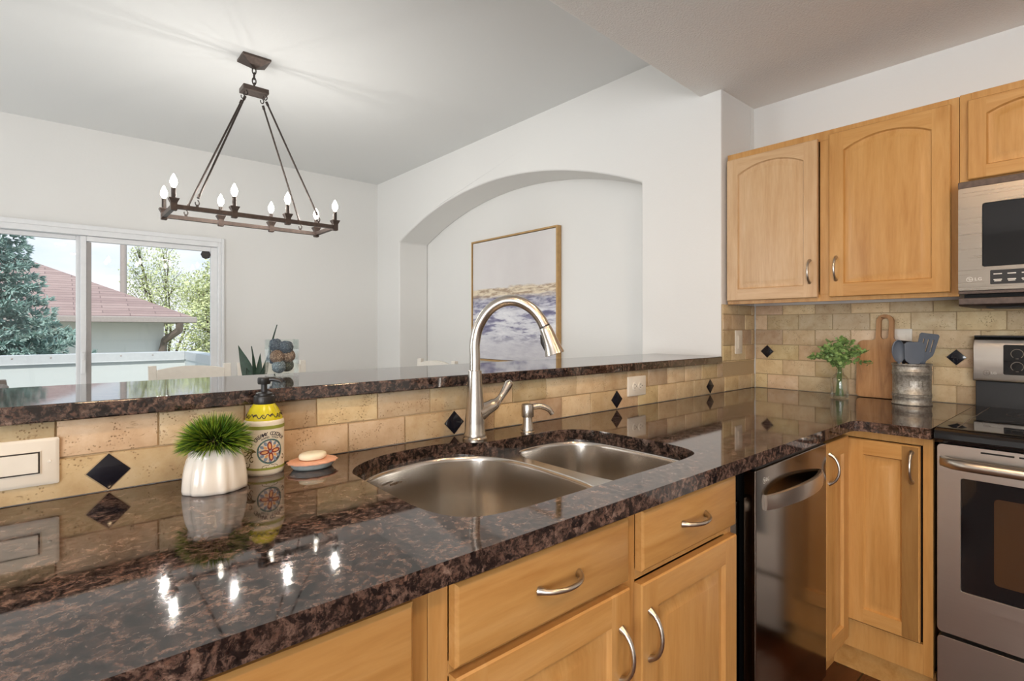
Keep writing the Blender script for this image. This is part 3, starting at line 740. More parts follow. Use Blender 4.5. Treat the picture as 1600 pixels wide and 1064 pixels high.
bm = B((xu, xu+.019, .36, .3935, 1.772, 2.115), (xu, xu+.019, -.375, -.34, 1.772, 2.115), (xu, xu+.019, -.34, .36, 2.07, 2.115), (xu, xu+.019, -.34, .36, 1.772, 1.80), (xu, xu+.019, -.005, .03, 1.80, 2.07))
mk('face_frame', bm, MVY[0], uB, .001)
o = mk('door', door_bm(.345, .296, st=.052, rail=.045, arch=.03, pf=up(.368, 1.788)), MVY, uB); pull(o, (xu-.0208, .05, 1.86), (0, 0, 1), (-1, 0, 0))
o = mk('door', door_bm(.345, .296, st=.052, rail=.045, arch=.03, pf=up(.012, 1.788)), MVY, uB); pull(o, (xu-.0208, -.02, 1.86), (0, 0, 1), (-1, 0, 0))

# ================================================================== DISHWASHER
dw = thing('dishwasher', (1.62, 1.0, 0), 'dark stainless dishwasher with a curved bar handle beside the sink cabinet', 'dishwasher')
mk('tub', B((1.335, 1.896, .70, 1.25, .09, .86)), M['gap'], dw)
mk('side_strip', B((1.318, 1.386, .664, .70, .10, .775)), M['dw'], dw, .002)
mk('kick_plate', B((1.31, 1.9, .70, .72, 0, .09)), M['black'], dw)
yd = .622
dm = mk('door', B((1.388, 1.898, yd, .656, .105, .862)), M['dw'], dw, .004, 3)
mk('control_strip', B((1.40, 1.89, .628, .655, .8622, .8665)), M['black'], dm)
pts = [(1.44+.40*t, yd-.002-.036*sin(pi*min(max(t, .0), 1))**.7, .768+.006*sin(pi*t)) for t in [k/20 for k in range(21)]]
bm = bmesh.new()
loops = []
for k, p in enumerate(pts):
    t = k/20; h = .021+.003*sin(pi*t)
    loops.append([(p[0], p[1], p[2]-h), (p[0], p[1]-.004, p[2]-h*.9), (p[0], p[1]-.006, p[2]), (p[0], p[1]-.004, p[2]+h*.9), (p[0], p[1], p[2]+h), (p[0], p[1]+.010, p[2]+h*.8), (p[0], p[1]+.010, p[2]-h*.8)])
loft(bm, loops, True, True, True); mk('handle', bm, M['steel'], dm, ang=50)
def logo(parent, f, s, mat, disc=True, txt='LG', gap=1.0):
    """round face emblem followed by letters; f(a, b, o) maps local to world"""
    bm = bmesh.new(); n = 24
    if disc:
        ring = [[(r*s*cos(2*pi*i/n), r*s*sin(2*pi*i/n), 0) for i in range(n)] for r in (1.0, .84)]
        loft(bm, ring); box(bm, -.08*s, .08*s, -.45*s, .5*s, 0, .0003); box(bm, -.08*s, .35*s, -.45*s, -.3*s, 0, .0003); box(bm, .2*s, .8*s, -.08*s, .08*s, 0, .0003)
        lathe(bm, [(.16*s, 0), (.16*s, .0003), (0, .0003)], (-.4*s, .25*s, 0), 10)
    if txt:
        t = text_bm(txt, 1.7*s, .0002, 'LEFT', 1.15); xf(t, lambda v: (v.x+1.5*s*gap, v.y, v.z)); merge(bm, t)
    xf(bm, lambda v: f(v.x, v.y, v.z+.0004)); return mk('logo', bm, mat, parent)
M['logo'] = simple('pale_logo_print', srgb(226, 222, 214), .4)
logo(dm, lambda a, b, o: (1.437+a, yd-o-.0002, .828+b), .0085, M['logo'], True, 'LG', .85)

# ================================================================== MICROWAVE
mw = thing('microwave', (2.7, 0, 1.318), 'stainless over-the-range microwave with a black window', 'microwave')
xm = 2.512
mk('body', B((xm+.041, XS-.011, -.372, .388, 1.362, 1.7455)), M['black'], mw, .003)
mk('top_trim', B((xm+.006, xm+.0785, -.372, .388, 1.746, 1.771)), M['bronze'], mw, .003)
bm = bmesh.new(); prism(bm, rrect(-.37, .386, 1.372, 1.745, .006), xm, xm+.04, 'x', [rrect(-.20, .320, 1.455, 1.683, .008)])
dmw = mk('door', bm, M['steel_warm'], mw, .003)
bm = bmesh.new(); prism(bm, rrect(-.199, .319, 1.456, 1.682, .008), xm+.004, xm+.02, 'x'); mk('window', bm, M['blackglass'], dmw, label='black glass window')
bm = bmesh.new(); prism(bm, rrect(-.12, .298, 1.391, 1.441, .003), xm-.0022, xm-.0002, 'x'); kp = mk('keypad', bm, M['black'], dmw)
row = ['SENSOR', 'TIMER', 'POPCORN', 'MORE', 'LESS']; row2 = ['DEFROST', 'COOK', 'REHEAT', 'STOP', 'START']
bm = bmesh.new()
for r, rw in enumerate((row, row2)):
    for k in range(6):
        y = .278-k*.036; z = 1.427-r*.020
        box(bm, xm-.0027, xm-.0022, y-.011, y+.011, z-.0016, z+.0016)
        if r: box(bm, xm-.0027, xm-.0022, y-.009, y+.009, z-.0062, z-.0036)
mk('key_marks', bm, M['logo'], kp)
logo(dmw, lambda a, b, o: (xm-o-.0002, .354-a, 1.412+b), .0092, M['logo'], True, 'LG')
mk('lower_trim', B((xm+.004, xm+.04, -.37, .386, 1.360, 1.371)), M['bronze'], mw, .001)
bm = bmesh.new(); prism(bm, [(xm+.008, 1.345), (xm+.008, 1.322), (xm+.02, 1.316), (XS-.02, 1.316), (XS-.02, 1.345)], -.37, .386, 'y'); mk('vent_hood', bm, M['bronze'], mw, .002)
mk('vent_gap', B((xm+.05, XS-.012, -.36, .376, 1.3452, 1.3618)), M['gap'], mw)
for k in range(2): mk('vent_filter', B((2.6, 2.8, -.30+k*.34, -.02+k*.34, 1.309, 1.3158)), M['black'], mw, .002)

# ================================================================== RANGE
rg = thing('electric_range', (2.5, 0, 0), 'stainless electric range with a black glass cooktop below the microwave', 'range')
xr = 2.135; ya, yb = -.375, .384
mk('body', B((xr+.045, 2.86, ya, yb, .03, .872)), M['black'], rg, .003)
for x, y in ((2.25, ya+.04), (2.25, yb-.08), (2.75, ya+.04), (2.75, yb-.08)): mk('foot', B((x, x+.04, y, y+.04, 0, .03)), M['black'], rg)
bm = bmesh.new(); prism(bm, [(xr-.018, .885), (xr-.014, .902), (xr+.0, .914), (xr+.03, .918), (2.86, .918), (2.86, .8725), (xr-.006, .8725)], ya-.003, yb+.003, 'y')
ck = mk('cooktop', bm, M['blackglass'], rg, .003, 3)
for x, y, r in ((2.36, .19, .11), (2.66, .19, .08), (2.36, -.19, .08), (2.66, -.19, .11)):
    bm = bmesh.new()
    for q in (r, r*.62): loft(bm, [[(x+(q+d)*cos(2*pi*i/48), y+(q+d)*sin(2*pi*i/48), .9184) for i in range(48)] for d in (0, .0015)])
    mk('burner_ring', bm, M['sock'], ck)
mk('glass_border', B((xr+.05, 2.83, yb-.048, yb-.045, .918, .9186)), M['sock'], ck)
# back guard
bm = bmesh.new(); prism(bm, [(2.8605, .87), (2.8605, 1.02), (2.875, 1.03), (2.907, 1.03), (2.907, .87)], ya, yb, 'y'); mk('back_riser', bm, M['black'], rg, .002)
bm = bmesh.new(); prism(bm, [(2.842, 1.022), (2.838, 1.034), (2.838, 1.16), (2.846, 1.188), (2.862, 1.199), (2.874, 1.199), (2.874, 1.0305), (2.86, 1.022)], ya-.006, yb+.006, 'y')
bg_ = mk('control_panel', bm, M['steel'], rg, .004, 3)
mk('panel_back', B((2.8745, 2.907, ya-.004, yb+.004, 1.031, 1.206), (2.852, 2.8744, ya-.004, yb+.004, 1.1995, 1.206)), M['black'], rg, .002)
bm = bmesh.new(); prism(bm, rrect(-.29, .298, 1.052, 1.170, .006), 2.8355, 2.8378, 'x'); ds = mk('display', bm, M['blackglass'], bg_)
for y, z in ((.258, 1.135), (.258, 1.085), (.19, 1.135), (.19, 1.085)):
    bm = bmesh.new(); n = 28; rr_ = lambda q: [(2.8351, y+q*cos(2*pi*i/n-pi/2), z+q*sin(2*pi*i/n-pi/2)) for i in range(3, n-2)]
    loft(bm, [rr_(.017), rr_(.0188)], False); box(bm, 2.835, 2.8354, y-.004, y+.004, z-.020, z-.0182)
    mk('dial_mark', bm, M['sock'], ds)
logo(bg_, lambda a, b, o: (2.8378-o, .348-a, 1.056+b), .011, M['sock'], True, None)
t = text_bm('LG', .014, .0002); xf(t, lambda v: (2.8374-v.z, .326-v.x, 1.056+v.y)); mk('logo_letters', t, M['logo'], bg_)
# oven door
xd = xr
bm = bmesh.new(); prism(bm, rrect(ya+.002, yb-.004, .272, .868, .012), xd, xd+.0445, 'x', [rrect(-.315, .322, .415, .768, .006)]); od = mk('oven_door', bm, M['steel'], rg, .004, 3)
bm = bmesh.new(); prism(bm, rrect(-.314, .321, .416, .767, .006), xd+.003, xd+.03, 'x'); og = mk('oven_window', bm, M['blackglass'], od, label='black glass oven window')
bm = bmesh.new(); prism(bm, rrect(-.235, .245, .462, .722, .012), xd+.0018, xd+.0029, 'x'); mk('inner_pane', bm, M['ovenglass'], og)
mk('vent_slots', B(*[(xd-.0006, xd-.0001, y-.075, y, .853, .858) for y in (.275, .19, .105)]), M['gap'], od)
bm = bmesh.new(); loops = []
for k in range(21):
    t = k/20; y = yb-.012-t*(yb-ya-.024); o_ = .040*min(1, (min(t, 1-t)/.06)**.7) if 0 < t < 1 else 0
    loops.append([(xd-.0005-o_+a, y, .815+b) for a, b in ((.008, -.016), (-.006, -.015), (-.013, -.006), (-.013, .006), (-.004, .014), (.008, .016))])
loft(bm, loops, True, True, True); mk('handle', bm, M['steel'], od, ang=60)
bm = bmesh.new(); prism(bm, rrect(ya+.002, yb-.004, .055, .258, .012), xd+.002, xd+.0445, 'x'); mk('storage_drawer', bm, M['steel'], rg, .004, 3)

# ================================================================== THINGS ON THE COUNTER
# grass pot
pc = Vector((.2475, 1.185, .914))
gp = thing('potted_grass_plant', pc, 'small white pleated pot of tufted artificial grass on the counter', 'plant')
bm = bmesh.new(); n = 72; loops = []
prof = [(.0, .0), (.050, .0), (.0535, .002), (.0545, .008), (.0535, .025), (.0510, .045), (.0475, .06), (.0450, .068), (.0440, .072), (.0445, .078), (.0470, .085), (.0460, .086), (.0430, .080), (.0415, .070), (.0, .068)]
for r, z in prof:
    lp = []
    for i in range(n):
        a = 2*pi*i/n; k = max(0, min(1, 1-abs(z-.03)/.045)); k2 = 1 if z < .072 else .35
        w = (.0013*sin(8*a+.6)+.0015*sin(13*a+2.1+z*25)+.0016*abs(sin(9.5*a+z*14))-.0008)*(.35+.65*(1 if .001 < z < .066 else .25)) if r > .042 else 0
        tw = .9*(z/.08)*.12
        lp.append((pc.x+(r+w)*1.06*cos(a+tw), pc.y+(r+w)*.92*sin(a+tw), pc.z+z))
    loops.append(lp)
loops = loops[1:-1]
loft(bm, loops, True, True, True); mk('pot', bm, M['white_ceramic'], gp, ang=70)
bm = bmesh.new(); lay = bm.loops.layers.color.new('tone')
for k in range(2300):
    a = rng.uniform(0, 2*pi); ph = math.acos(rng.uniform(-.22, 1))
    dvec = Vector((sin(ph)*cos(a), sin(ph)*sin(a), cos(ph)))
    base = pc+Vector((0, 0, .092))+Vector((dvec.x*.030, dvec.y*.030, dvec.z*.018))
    L = rng.uniform(.032, .050)*(1.0 if dvec.z > .3 else .97)
    d2 = (dvec+Vector((rng.gauss(0, .16), rng.gauss(0, .16), rng.gauss(.06, .14)))).normalized()
    side = d2.cross(Vector((rng.gauss(0, 1), rng.gauss(0, 1), rng.gauss(0, 1)))).normalized()*rng.uniform(.0007, .0012)
    mid = base+d2*L*.55; tip = base+d2*L+Vector((0, 0, -.006*(1-max(dvec.z, 0))))
    tip.z = max(tip.z, pc.z+.068)
    f1 = bm.faces.new([bm.verts.new(p) for p in (base-side*.7, base+side*.7, mid+side, mid-side)])
    f2 = bm.faces.new([bm.verts.new(p) for p in (mid-side, mid+side, tip)])
    g = rng.random(); c0 = Vector((.05, .115, .022)); c1 = Vector(srgb(*rng.choice(((146, 176, 74), (184, 204, 98), (210, 222, 134), (138, 172, 92)))) [:3])
    cols = [c0, c0, c0.lerp(c1, .65), c0.lerp(c1, .65)]
    for l, cl in zip(f1.loops, cols): l[lay] = (*cl, 1)
    for l, cl in zip(f2.loops, (c0.lerp(c1, .65), c0.lerp(c1, .65), c1*1.1)): l[lay] = (*cl, 1)
mk('foliage', bm, M['blades'], gp, smooth=False)
# lotion bottle
bt = Vector((.360, 1.257, .914)); RBT = .0415
lo = thing('soap_bottle', bt, 'round ivory and yellow-green soap bottle with black pump behind the grass pot', 'bottle')
bm = bmesh.new(); lathe(bm, [(0, 0), (.0385, 0), (.0408, .003), (RBT, .007), (RBT, .112), (.0408, .116), (.039, .1185), (0, .1185)], bt, 48); body = mk('bottle_body', bm, M['label'], lo, ang=40)
bm = bmesh.new(); lathe(bm, [(.0388, .1175), (.0382, .121), (.034, .132), (.029, .142), (.0235, .150), (.0215, .1525), (0, .1525)], bt, 48); sh = mk('shoulder', bm, M['yellow'], lo, ang=40, label='yellow-green glazed shoulder')
for z0, z1 in ((.100, .108), (.012, .0175)):
    bm = bmesh.new(); lathe(bm, [(RBT-.001, z0), (RBT+.0003, z0+.0003), (RBT+.0003, z1-.0003), (RBT-.001, z1)], bt, 48, cap=False); mk('band', bm, M['olive'], body)
va = atan2(bt.y, bt.x)+pi           # side facing the viewer
def wrap(bm, a0, z0, R=RBT, lift=.0003, shrink=None):
    def f(v):
        r = R+lift+v.z*.5; zz = z0+v.y
        if shrink: r = shrink(zz)+lift+v.z*.5
        a = va+a0+v.x/R
        return (bt.x+r*cos(a), bt.y+r*sin(a), bt.z+zz)
    return xf(bm, f)
def disc2(bm, r0, r1, cx=0, cy=0, n=32, w=1, h=1, rot=0, lift=0, mi=0):
    R0 = []; R1 = []
    for i in range(n):
        a = 2*pi*i/n
        for r, L in ((r0, R0), (r1, R1)):
            x, y = r*w*cos(a), r*h*sin(a); L.append((cx+x*cos(rot)-y*sin(rot), cy+x*sin(rot)+y*cos(rot), lift))
    if r0 <= 0:
        f = bm.faces.new([bm.verts.new(p) for p in R1]); f.material_index = mi
        r = bmesh.ops.triangulate(bm, faces=[f])
    else: loft(bm, [R0, R1], True, mi=mi)
AM = .30                              # turn of the medallion away from the viewer
bm = bmesh.new()
disc2(bm, .0165, .0182, mi=0); disc2(bm, .0, .0165, lift=.0001, mi=1)
for k in range(12):
    a = 2*pi*k/12; disc2(bm, 0, .0032, .0128*cos(a), .0128*sin(a), 10, 1, .7, a, .0004, 2)
for k in range(4):
    a = pi/4*0+pi/2*k+.12
    disc2(bm, 0, .0068, .0075*cos(a), .0075*sin(a), 16, 1, .5, a, .0007, 3); disc2(bm, 0, .0042, .0078*cos(a), .0078*sin(a), 14, 1, .42, a, .0011, 4)
    b = a+pi/4; disc2(bm, 0, .003, .0085*cos(b), .0085*sin(b), 10, 1, .6, b, .0007, 4)
disc2(bm, 0, .002, 0, 0, 10, lift=.0013, mi=2)
xf(bm, lambda v: (v.x*1.5, v.y*1.5, v.z)); wrap(bm, AM, .0525); mk('medallion', bm, [M['teal'], M['ink'], M['slateprint'], M['red'], M['peach']], body, label='round teal and maroon flower medallion')
def arc_text(s, size, rad, zc, spread, mat, nm):
    bm = bmesh.new(); n = len(s)
    for i, ch in enumerate(s):
        if ch == ' ': continue
        t = text_bm(ch, size, .0001, bold=.00012); a = pi/2+spread/2-spread*i/(n-1)
        xf(t, lambda v: (rad*cos(a)+v.x*sin(a)+v.y*cos(a), rad*sin(a)-v.x*cos(a)+v.y*sin(a), v.z)); merge(bm, t)
    wrap(bm, AM, zc); return mk(nm, bm, mat, body)
arc_text('CREAMY COCONUT', .0112, .0385, .0525, 1.75, M['ink'], 'lettering')
arc_text('HAND SOAP', .0056, .0312, .0525, 1.1, M['ink'], 'lettering')
bm = bmesh.new()
def scroll(bm, pts, w): tube(bm, [(x, y, .0) for x, y in pts], w, 5, flat=1)
def spiral(cx, cy, r, a0, turns, s=1): return [(cx+r*(1-.7*t)*cos(a0+s*2*pi*turns*t), cy+r*(1-.7*t)*sin(a0+s*2*pi*turns*t)) for t in [k/18 for k in range(19)]]
for cx, cy, r, a0, s in ((-.026, -.020, .007, 1.2, 1), (-.040, -.030, .009, .3, -1), (-.034, -.008, .008, -.8, 1), (.026, -.020, .006, 1.8, -1), (-.044, .004, .007, 2.0, 1), (-.030, .012, .006, 2.0, -1)):
    scroll(bm, spiral(cx-.012 if cx < 0 else cx+.006, cy, r, a0, .8, s), .0011)
for a, L in ((2.85, .03), (3.14, .036), (3.4, .034), (3.65, .026)):
    scroll(bm, [(-.029+k/10*L*cos(a), -.002+k/10*L*sin(a)+.003*sin(k*.5)) for k in range(11)], .0011)
scroll(bm, [(-.017, -.0385), (-.016, -.034), (-.010, -.0315), (-.004, -.032), (0, -.029), (.004, -.032), (.010, -.0315), (.016, -.034), (.017, -.0385), (0, -.0395), (-.017, -.0385)], .0006)
box(bm, -.009, .009, -.0372, -.0352, 0, .0002)
wrap(bm, AM, .0545, lift=.0001); mk('scroll_print', bm, M['brownink'], body)
bm = bmesh.new()
for k in range(7):
    x0 = (k-3)*.020
    scroll(bm, [(x0-.009+j*.0018, .0042*sin(j*.63+k*pi)) for j in range(11)], .0009); scroll(bm, spiral(x0-.008, 0, .004, 0, .7), .0008)
wrap(bm, .1, .1285, lift=.0006, shrink=lambda z: .0385-(z-.121)*.40 if z < .132 else .034-(z-.132)*.5); mk('scroll_band', bm, M['ink'], sh)
bm = bmesh.new(); lathe(bm, [(0, .1525), (.0215, .1525), (.0222, .156), (.0222, .166), (.021, .170), (.0175, .1715), (.0175, .176), (.0125, .178), (.0065, .179), (.0065, .196), (0, .196)], bt, 32); pm = mk('pump', bm, M['black'], lo, ang=30)
bm = bmesh.new(); lathe(bm, [(.0125, .196), (.0135, .198), (.0135, .209), (.012, .211), (0, .211)], bt, 24)
nd = Vector((.80, -.60, 0)); tube(bm, [bt+Vector((0, 0, .206))+nd*.004, bt+Vector((0, 0, .207))+nd*.02, bt+Vector((0, 0, .2035))+nd*.034, bt+Vector((0, 0, .199))+nd*.038], [.006, .0048, .0038, .003], 10)
mk('nozzle', bm, M['black'], pm, ang=30)
# soap dish + bar of soap
dc = Vector((.4555, 1.222, .914))
sdh = thing('soap_dish', dc, 'small oval dish with scalloped peach rim on the counter left of the sink', 'dish')
bm = bmesh.new(); n = 64; lp = []
for r, z, w in ((.036, 0, 0), (.042, .0015, 0), (.046, .006, .0), (.0485, .011, .0004), (.0495, .013, .001)): lp.append([(dc.x+(r+w*sin(14*2*pi*i/n))*1.02*cos(2*pi*i/n), dc.y+(r+w*sin(14*2*pi*i/n))*.8*sin(2*pi*i/n), dc.z+z) for i in range(n)])
loft(bm, lp, True, True, True); mk('dish_base', bm, M['bluedish'], sdh, ang=50)
bm = bmesh.new(); lp = []
for r, z, w in ((.0495, .0132, .001), (.0545, .0145, .0018), (.0548, .0165, .0018), (.050, .0185, .0012), (.040, .0195, 0), (.034, .019, 0)): lp.append([(dc.x+(r+w*sin(14*2*pi*i/n))*1.02*cos(2*pi*i/n), dc.y+(r+w*sin(14*2*pi*i/n))*.8*sin(2*pi*i/n), dc.z+z) for i in range(n)])
loft(bm, lp, True, True, True); mk('dish_rim', bm, M['pinkdish'], sdh, ang=50, label='scalloped peach rim')
bm = bmesh.new(); lathe(bm, [(0, .0198), (.026, .0198), (.030, .022), (.0315, .027), (.030, .032), (.026, .0345), (.014, .0358), (0, .036)], dc, 40, 1.0, .74)
tag(mk('soap_bar', bm, M['cream_soap'], loc=dc+Vector((0, 0, .0198)), ang=80), 'cream oval bar of soap resting on the peach dish', 'soap')
# glass vase with square sides on the bar, and woven balls inside
gx, gy, gz, gw, gh = .522, 1.650, 1.0956, .082, .106
th = .003
vs = thing('glass_vase', (gx, gy, gz), 'clear square glass vase of small woven balls on the bar ledge', 'vase')
rot = radians(-8)
def rz(bm, c, a): return xf(bm, lambda v: (c[0]+(v.x-c[0])*cos(a)-(v.y-c[1])*sin(a), c[1]+(v.x-c[0])*sin(a)+(v.y-c[1])*cos(a), v.z))
bm = B((gx-gw/2, gx+gw/2, gy-gw/2, gy+gw/2, gz, gz+.006)); mk('vase_base', rz(bm, (gx, gy), rot), M['vase_glass'], vs)
bm = bmesh.new(); q = gw/2
prism(bm, [(gx-q, gy-q), (gx+q, gy-q), (gx+q, gy+q), (gx-q, gy+q)], gz+.0062, gz+gh, 'z', [[(gx-q+th, gy-q+th), (gx+q-th, gy-q+th), (gx+q-th, gy+q-th), (gx-q+th, gy+q-th)]])
mk('vase_wall', rz(bm, (gx, gy), rot), M['vase_glass'], vs)
def ball(p, r, m, label):
    bm = bmesh.new(); bmesh.ops.create_icosphere(bm, subdivisions=3, radius=r*.97)
    for v in bm.verts: v.co *= 1+.03*sin(v.co.x*900)*sin(v.co.y*870+1)*sin(v.co.z*910)
    for k in range(9):
        ax = Vector((rng.gauss(0, 1), rng.gauss(0, 1), rng.gauss(0, 1))).normalized(); e1 = ax.orthogonal().normalized(); e2 = ax.cross(e1); off = rng.uniform(-.5, .5)
        tube(bm, [(e1*cos(2*pi*i/20)+e2*sin(2*pi*i/20))*r*sqrt(1-off*off)+ax*off*r for i in range(20)], r*.05, 5, closed=True)
    xf(bm, lambda v: (v.x+p[0], v.y+p[1], v.z+p[2]))
    tag(mk('woven_ball', bm, M[m], loc=p, ang=80), label, 'woven ball', 'woven balls in the glass vase')
rb = .0195
for dx, dy, dz, m, lb_ in ((-.012, -.012, .027, 'ball_pale', 'pale blue woven ball at the bottom of the square glass vase'),
    (.0165, .006, .029, 'ball_moss', 'mossy grey woven ball low on the right in the glass vase'),
    (-.016, -.010, .056, 'ball_tan', 'tan woven ball left of centre in the glass vase'),
    (.0165, -.008, .058, 'ball_tan', 'tan woven ball against the right side of the glass vase'),
    (.009, -.014, .084, 'ball_blue', 'slate blue woven ball in the upper middle of the glass vase'),
    (-.014, .010, .090, 'ball_blue', 'slate woven ball topmost in the glass vase'),
    (-.017, .017, .052, 'ball_blue', 'slate woven ball behind the tan ball in the glass vase')):
    ball((gx+dx, gy+dy, gz+dz-.001), rb, m, lb_)
# bottle vase + eucalyptus
vc = Vector((2.722, .838, .914))
gv = thing('bottle_vase', vc, 'small clear glass bottle vase of leafy sprigs near the kitchen corner', 'vase')
bm = bmesh.new(); lathe(bm, [(0, .002), (.034, .0), (.0375, .004), (.038, .012), (.038, .078), (.036, .092), (.028, .104), (.020, .111), (.0165, .116), (.0165, .128), (.019, .131), (.019, .135), (.0165, .136), (.0145, .132), (.0145, .116), (.018, .109), (.026, .102), (.0335, .09), (.0355, .078), (.0355, .012), (.033, .006), (0, .006)], vc, 36)
mk('glass_body', bm, M['vase_glass'], gv, ang=60)
bm = bmesh.new(); lathe(bm, [(0, .0065), (.033, .0065), (.0348, .012), (.0348, .030), (0, .030)], vc, 32); mk('water', bm, M['vase_glass'], gv, ang=50)
eu = thing('eucalyptus_sprigs', vc+Vector((0, 0, .01)), 'round-leaved green sprigs standing in the small bottle vase', 'plant')
sb = bmesh.new(); lf = bmesh.new(); rt = Vector((.7536, -.6574, 0)); fw = Vector((.6574, .7536, 0))
for k in range(24):
    tx = -.135+.255*(k+.5)/24+rng.uniform(-.012, .012); spread = abs(tx)/.13
    top = vc+rt*tx+fw*rng.uniform(-.065, .05)+Vector((0, 0, .275-.085*spread**1.4+rng.uniform(-.045, .012)))
    b0 = vc+Vector((rng.uniform(-.02, .02), rng.uniform(-.02, .02), .012)); b1 = vc+Vector((rng.uniform(-.007, .007), rng.uniform(-.007, .007), .128))
    m_ = b1.lerp(top, .5)+Vector((0, 0, .025))
    ps = spline([b0, b1, m_, top], 6); tube(sb, ps, .0014, 5)
    for j in range(8, len(ps)):
        for s in range(3):
            p = ps[j]+Vector((rng.gauss(0, .004), rng.gauss(0, .004), rng.gauss(0, .004))); a = rng.uniform(0, 2*pi)
            d = Vector((cos(a), sin(a), rng.uniform(-.3, .8))).normalized(); nn = d.cross(Vector((rng.gauss(0, 1), rng.gauss(0, 1), rng.gauss(0, 1)))).normalized()
            L = rng.uniform(.010, .016); c = p+d*L*.7; w = d.cross(nn)
            vs_ = [lf.verts.new(c+d*L*.62*cos(2*pi*i/8)+nn*L*.5*sin(2*pi*i/8)+w*.0015*cos(4*pi*i/8)) for i in range(8)]
            lf.faces.new(vs_)
mk('stems', sb, M['stem'], eu); mk('leaves', lf, M['leaf_euc'], eu, smooth=False)
# cutting board leaning on the tile
bx0 = XS-.0115; ymid = .704; hw = .108
cb = thing('cutting_board', (bx0-.04, ymid, .914), 'wooden paddle board with a looped handle leaning on the stove wall tile', 'cutting board')
out = []
pts2 = rrect(-hw, hw, 0, .262, .022, 5)
top_i = [p for p in pts2]
hwid = .034
left = [p for p in pts2 if p[0] < 0]; right = [p for p in pts2 if p[0] >= 0]
outl = [(hw-.022, 0)]
def arcp(cx, cy, r, a0, a1, n=7): return [(cx+r*cos(radians(a0+(a1-a0)*i/n)), cy+r*sin(radians(a0+(a1-a0)*i/n))) for i in range(n+1)]
outl = arcp(hw-.02, .02, .02, -90, 0)+arcp(hw-.03, .234, .03, 0, 90)+arcp(hwid+.016, .280, .016, 270, 180)+arcp(0, .350, hwid, 0, 180, 14)+arcp(-hwid-.016, .280, .016, 0, -90)+arcp(-hw+.03, .234, .03, 90, 180)+arcp(-hw+.02, .02, .02, 180, 270)
hole = arcp(0, .352, .0155, 0, 180, 10)+arcp(0, .285, .0155, 180, 360, 10)
bm = bmesh.new(); prism(bm, outl, -.010, .010, 'y', [hole])
tl = radians(4.5)
zs = cos(tl)
xf(bm, lambda v: (bx0-.0105-(.386-v.z)*sin(tl)*1.0+v.y*cos(tl)*1.0-.0, ymid-v.x, .9153+.0*1+v.z*cos(tl)+v.y*(-sin(tl))+.0008))
mk('board', bm, M['acacia'], cb, .003, 2, label='striped acacia wood board')
# utensil crock
cr_ = Vector((2.751, .575, .914)); RC = .068
uc = thing('utensil_crock', cr_, 'round galvanized metal canister of grey utensils beside the range', 'canister')
bm = bmesh.new(); pr = [(0, 0), (RC, 0), (RC+.002, .002), (RC+.002, .006), (RC-.001, .010)]
for z in (.034, .040, .046, .128, .134, .140): pr += [(RC-.001, z-.003), (RC+.0012, z-.001), (RC+.0012, z+.001), (RC-.001, z+.003)]
pr += [(RC-.001, .160), (RC, .164), (RC+.003, .167), (RC+.003, .171), (RC, .173), (RC-.003, .171), (RC-.003, .012), (0, .012)]
lathe(bm, pr, cr_, 56); can = mk('canister_body', bm, M['galv'], uc, ang=50)
t = text_bm('COFFEE', .029, .0026, 'CENTER', 1.05, .0006); ca = atan2(cr_.y, cr_.x)+pi-.02
xf(t, lambda v: (cr_.x+(RC-.0006+v.z)*cos(ca+v.x/RC), cr_.y+(RC-.0006+v.z)*sin(ca+v.x/RC), cr_.z+.088+v.y)); mk('embossed_lettering', t, M['galv'], can)
def utensil(name, label, base, top, build, mats=M['silicone']):
    t = thing(name, base, label, 'utensil')
    bm = bmesh.new(); tube(bm, [base, base.lerp(top, .5), top], [.006, .0065, .006], 10); mk('handle', bm, M['beech'], t, label='pale wooden handle')
    d = (top-base).normalized(); r_ = rt-d*rt.dot(d); r_.normalize(); f_ = d.cross(r_)
    bm = bmesh.new(); build(bm); xf(bm, lambda v: top+r_*v.x+f_*v.y+d*v.z); mk('head', bm, mats, t, .0015 if name != 'serving_spoon' else 0, ang=50)
B0 = lambda a, b: cr_+rt*a+fw*b+Vector((0, 0, .0125))
def spoon(bm):
    n = 20; lp = []
    for dep, k in ((0, 1.0), (.006, .93), (.012, .72), (.015, .35), (.0155, .02)):
        lp.append([(.028*k*cos(2*pi*i/n), dep, .048+.050*k*sin(2*pi*i/n)) for i in range(n)])
    lp2 = [[(p[0]*.93, p[1]-.002, .048+(p[2]-.048)*.95) for p in l] for l in lp]
    loft(bm, lp[::-1]+lp2, True, True, True); tube(bm, [(0, .002, -.03), (0, .002, .004)], [.0075, .008], 10)
def turner(bm):
    prism(bm, [(-.010, -.03), (.010, -.03), (.011, -.005), (.037, .018), (.041, .030), (.039, .085), (.034, .092), (-.030, .097), (-.040, .090), (-.041, .030), (-.037, .018), (-.011, -.005)], -.003, .003, 'y')
def slotted(bm):
    prism(bm, [(-.009, 0), (.009, 0), (.012, .025), (.034, .050), (.037, .065), (.041, .135), (.035, .142), (-.035, .142), (-.041, .135), (-.037, .065), (-.034, .050), (-.012, .025)], -.0025, .0025, 'y',
          [rrect(x-.0037, x+.0037, .063, .119, .0035, 3) for x in (-.020, 0, .020)])
utensil('serving_spoon', 'grey silicone spoon leaning left in the metal canister', B0(-.022, .012), cr_+rt*-.057+fw*-.010+Vector((0, 0, .178)), spoon)
utensil('spatula', 'grey solid silicone turner upright in the middle of the metal canister', B0(.004, -.02), cr_+rt*-.010+fw*-.030+Vector((0, 0, .170)), turner)
utensil('slotted_turner', 'grey slotted silicone turner leaning right in the metal canister', B0(.020, .022), cr_+rt*.038+fw*-.004+Vector((0, 0, .160)), slotted)
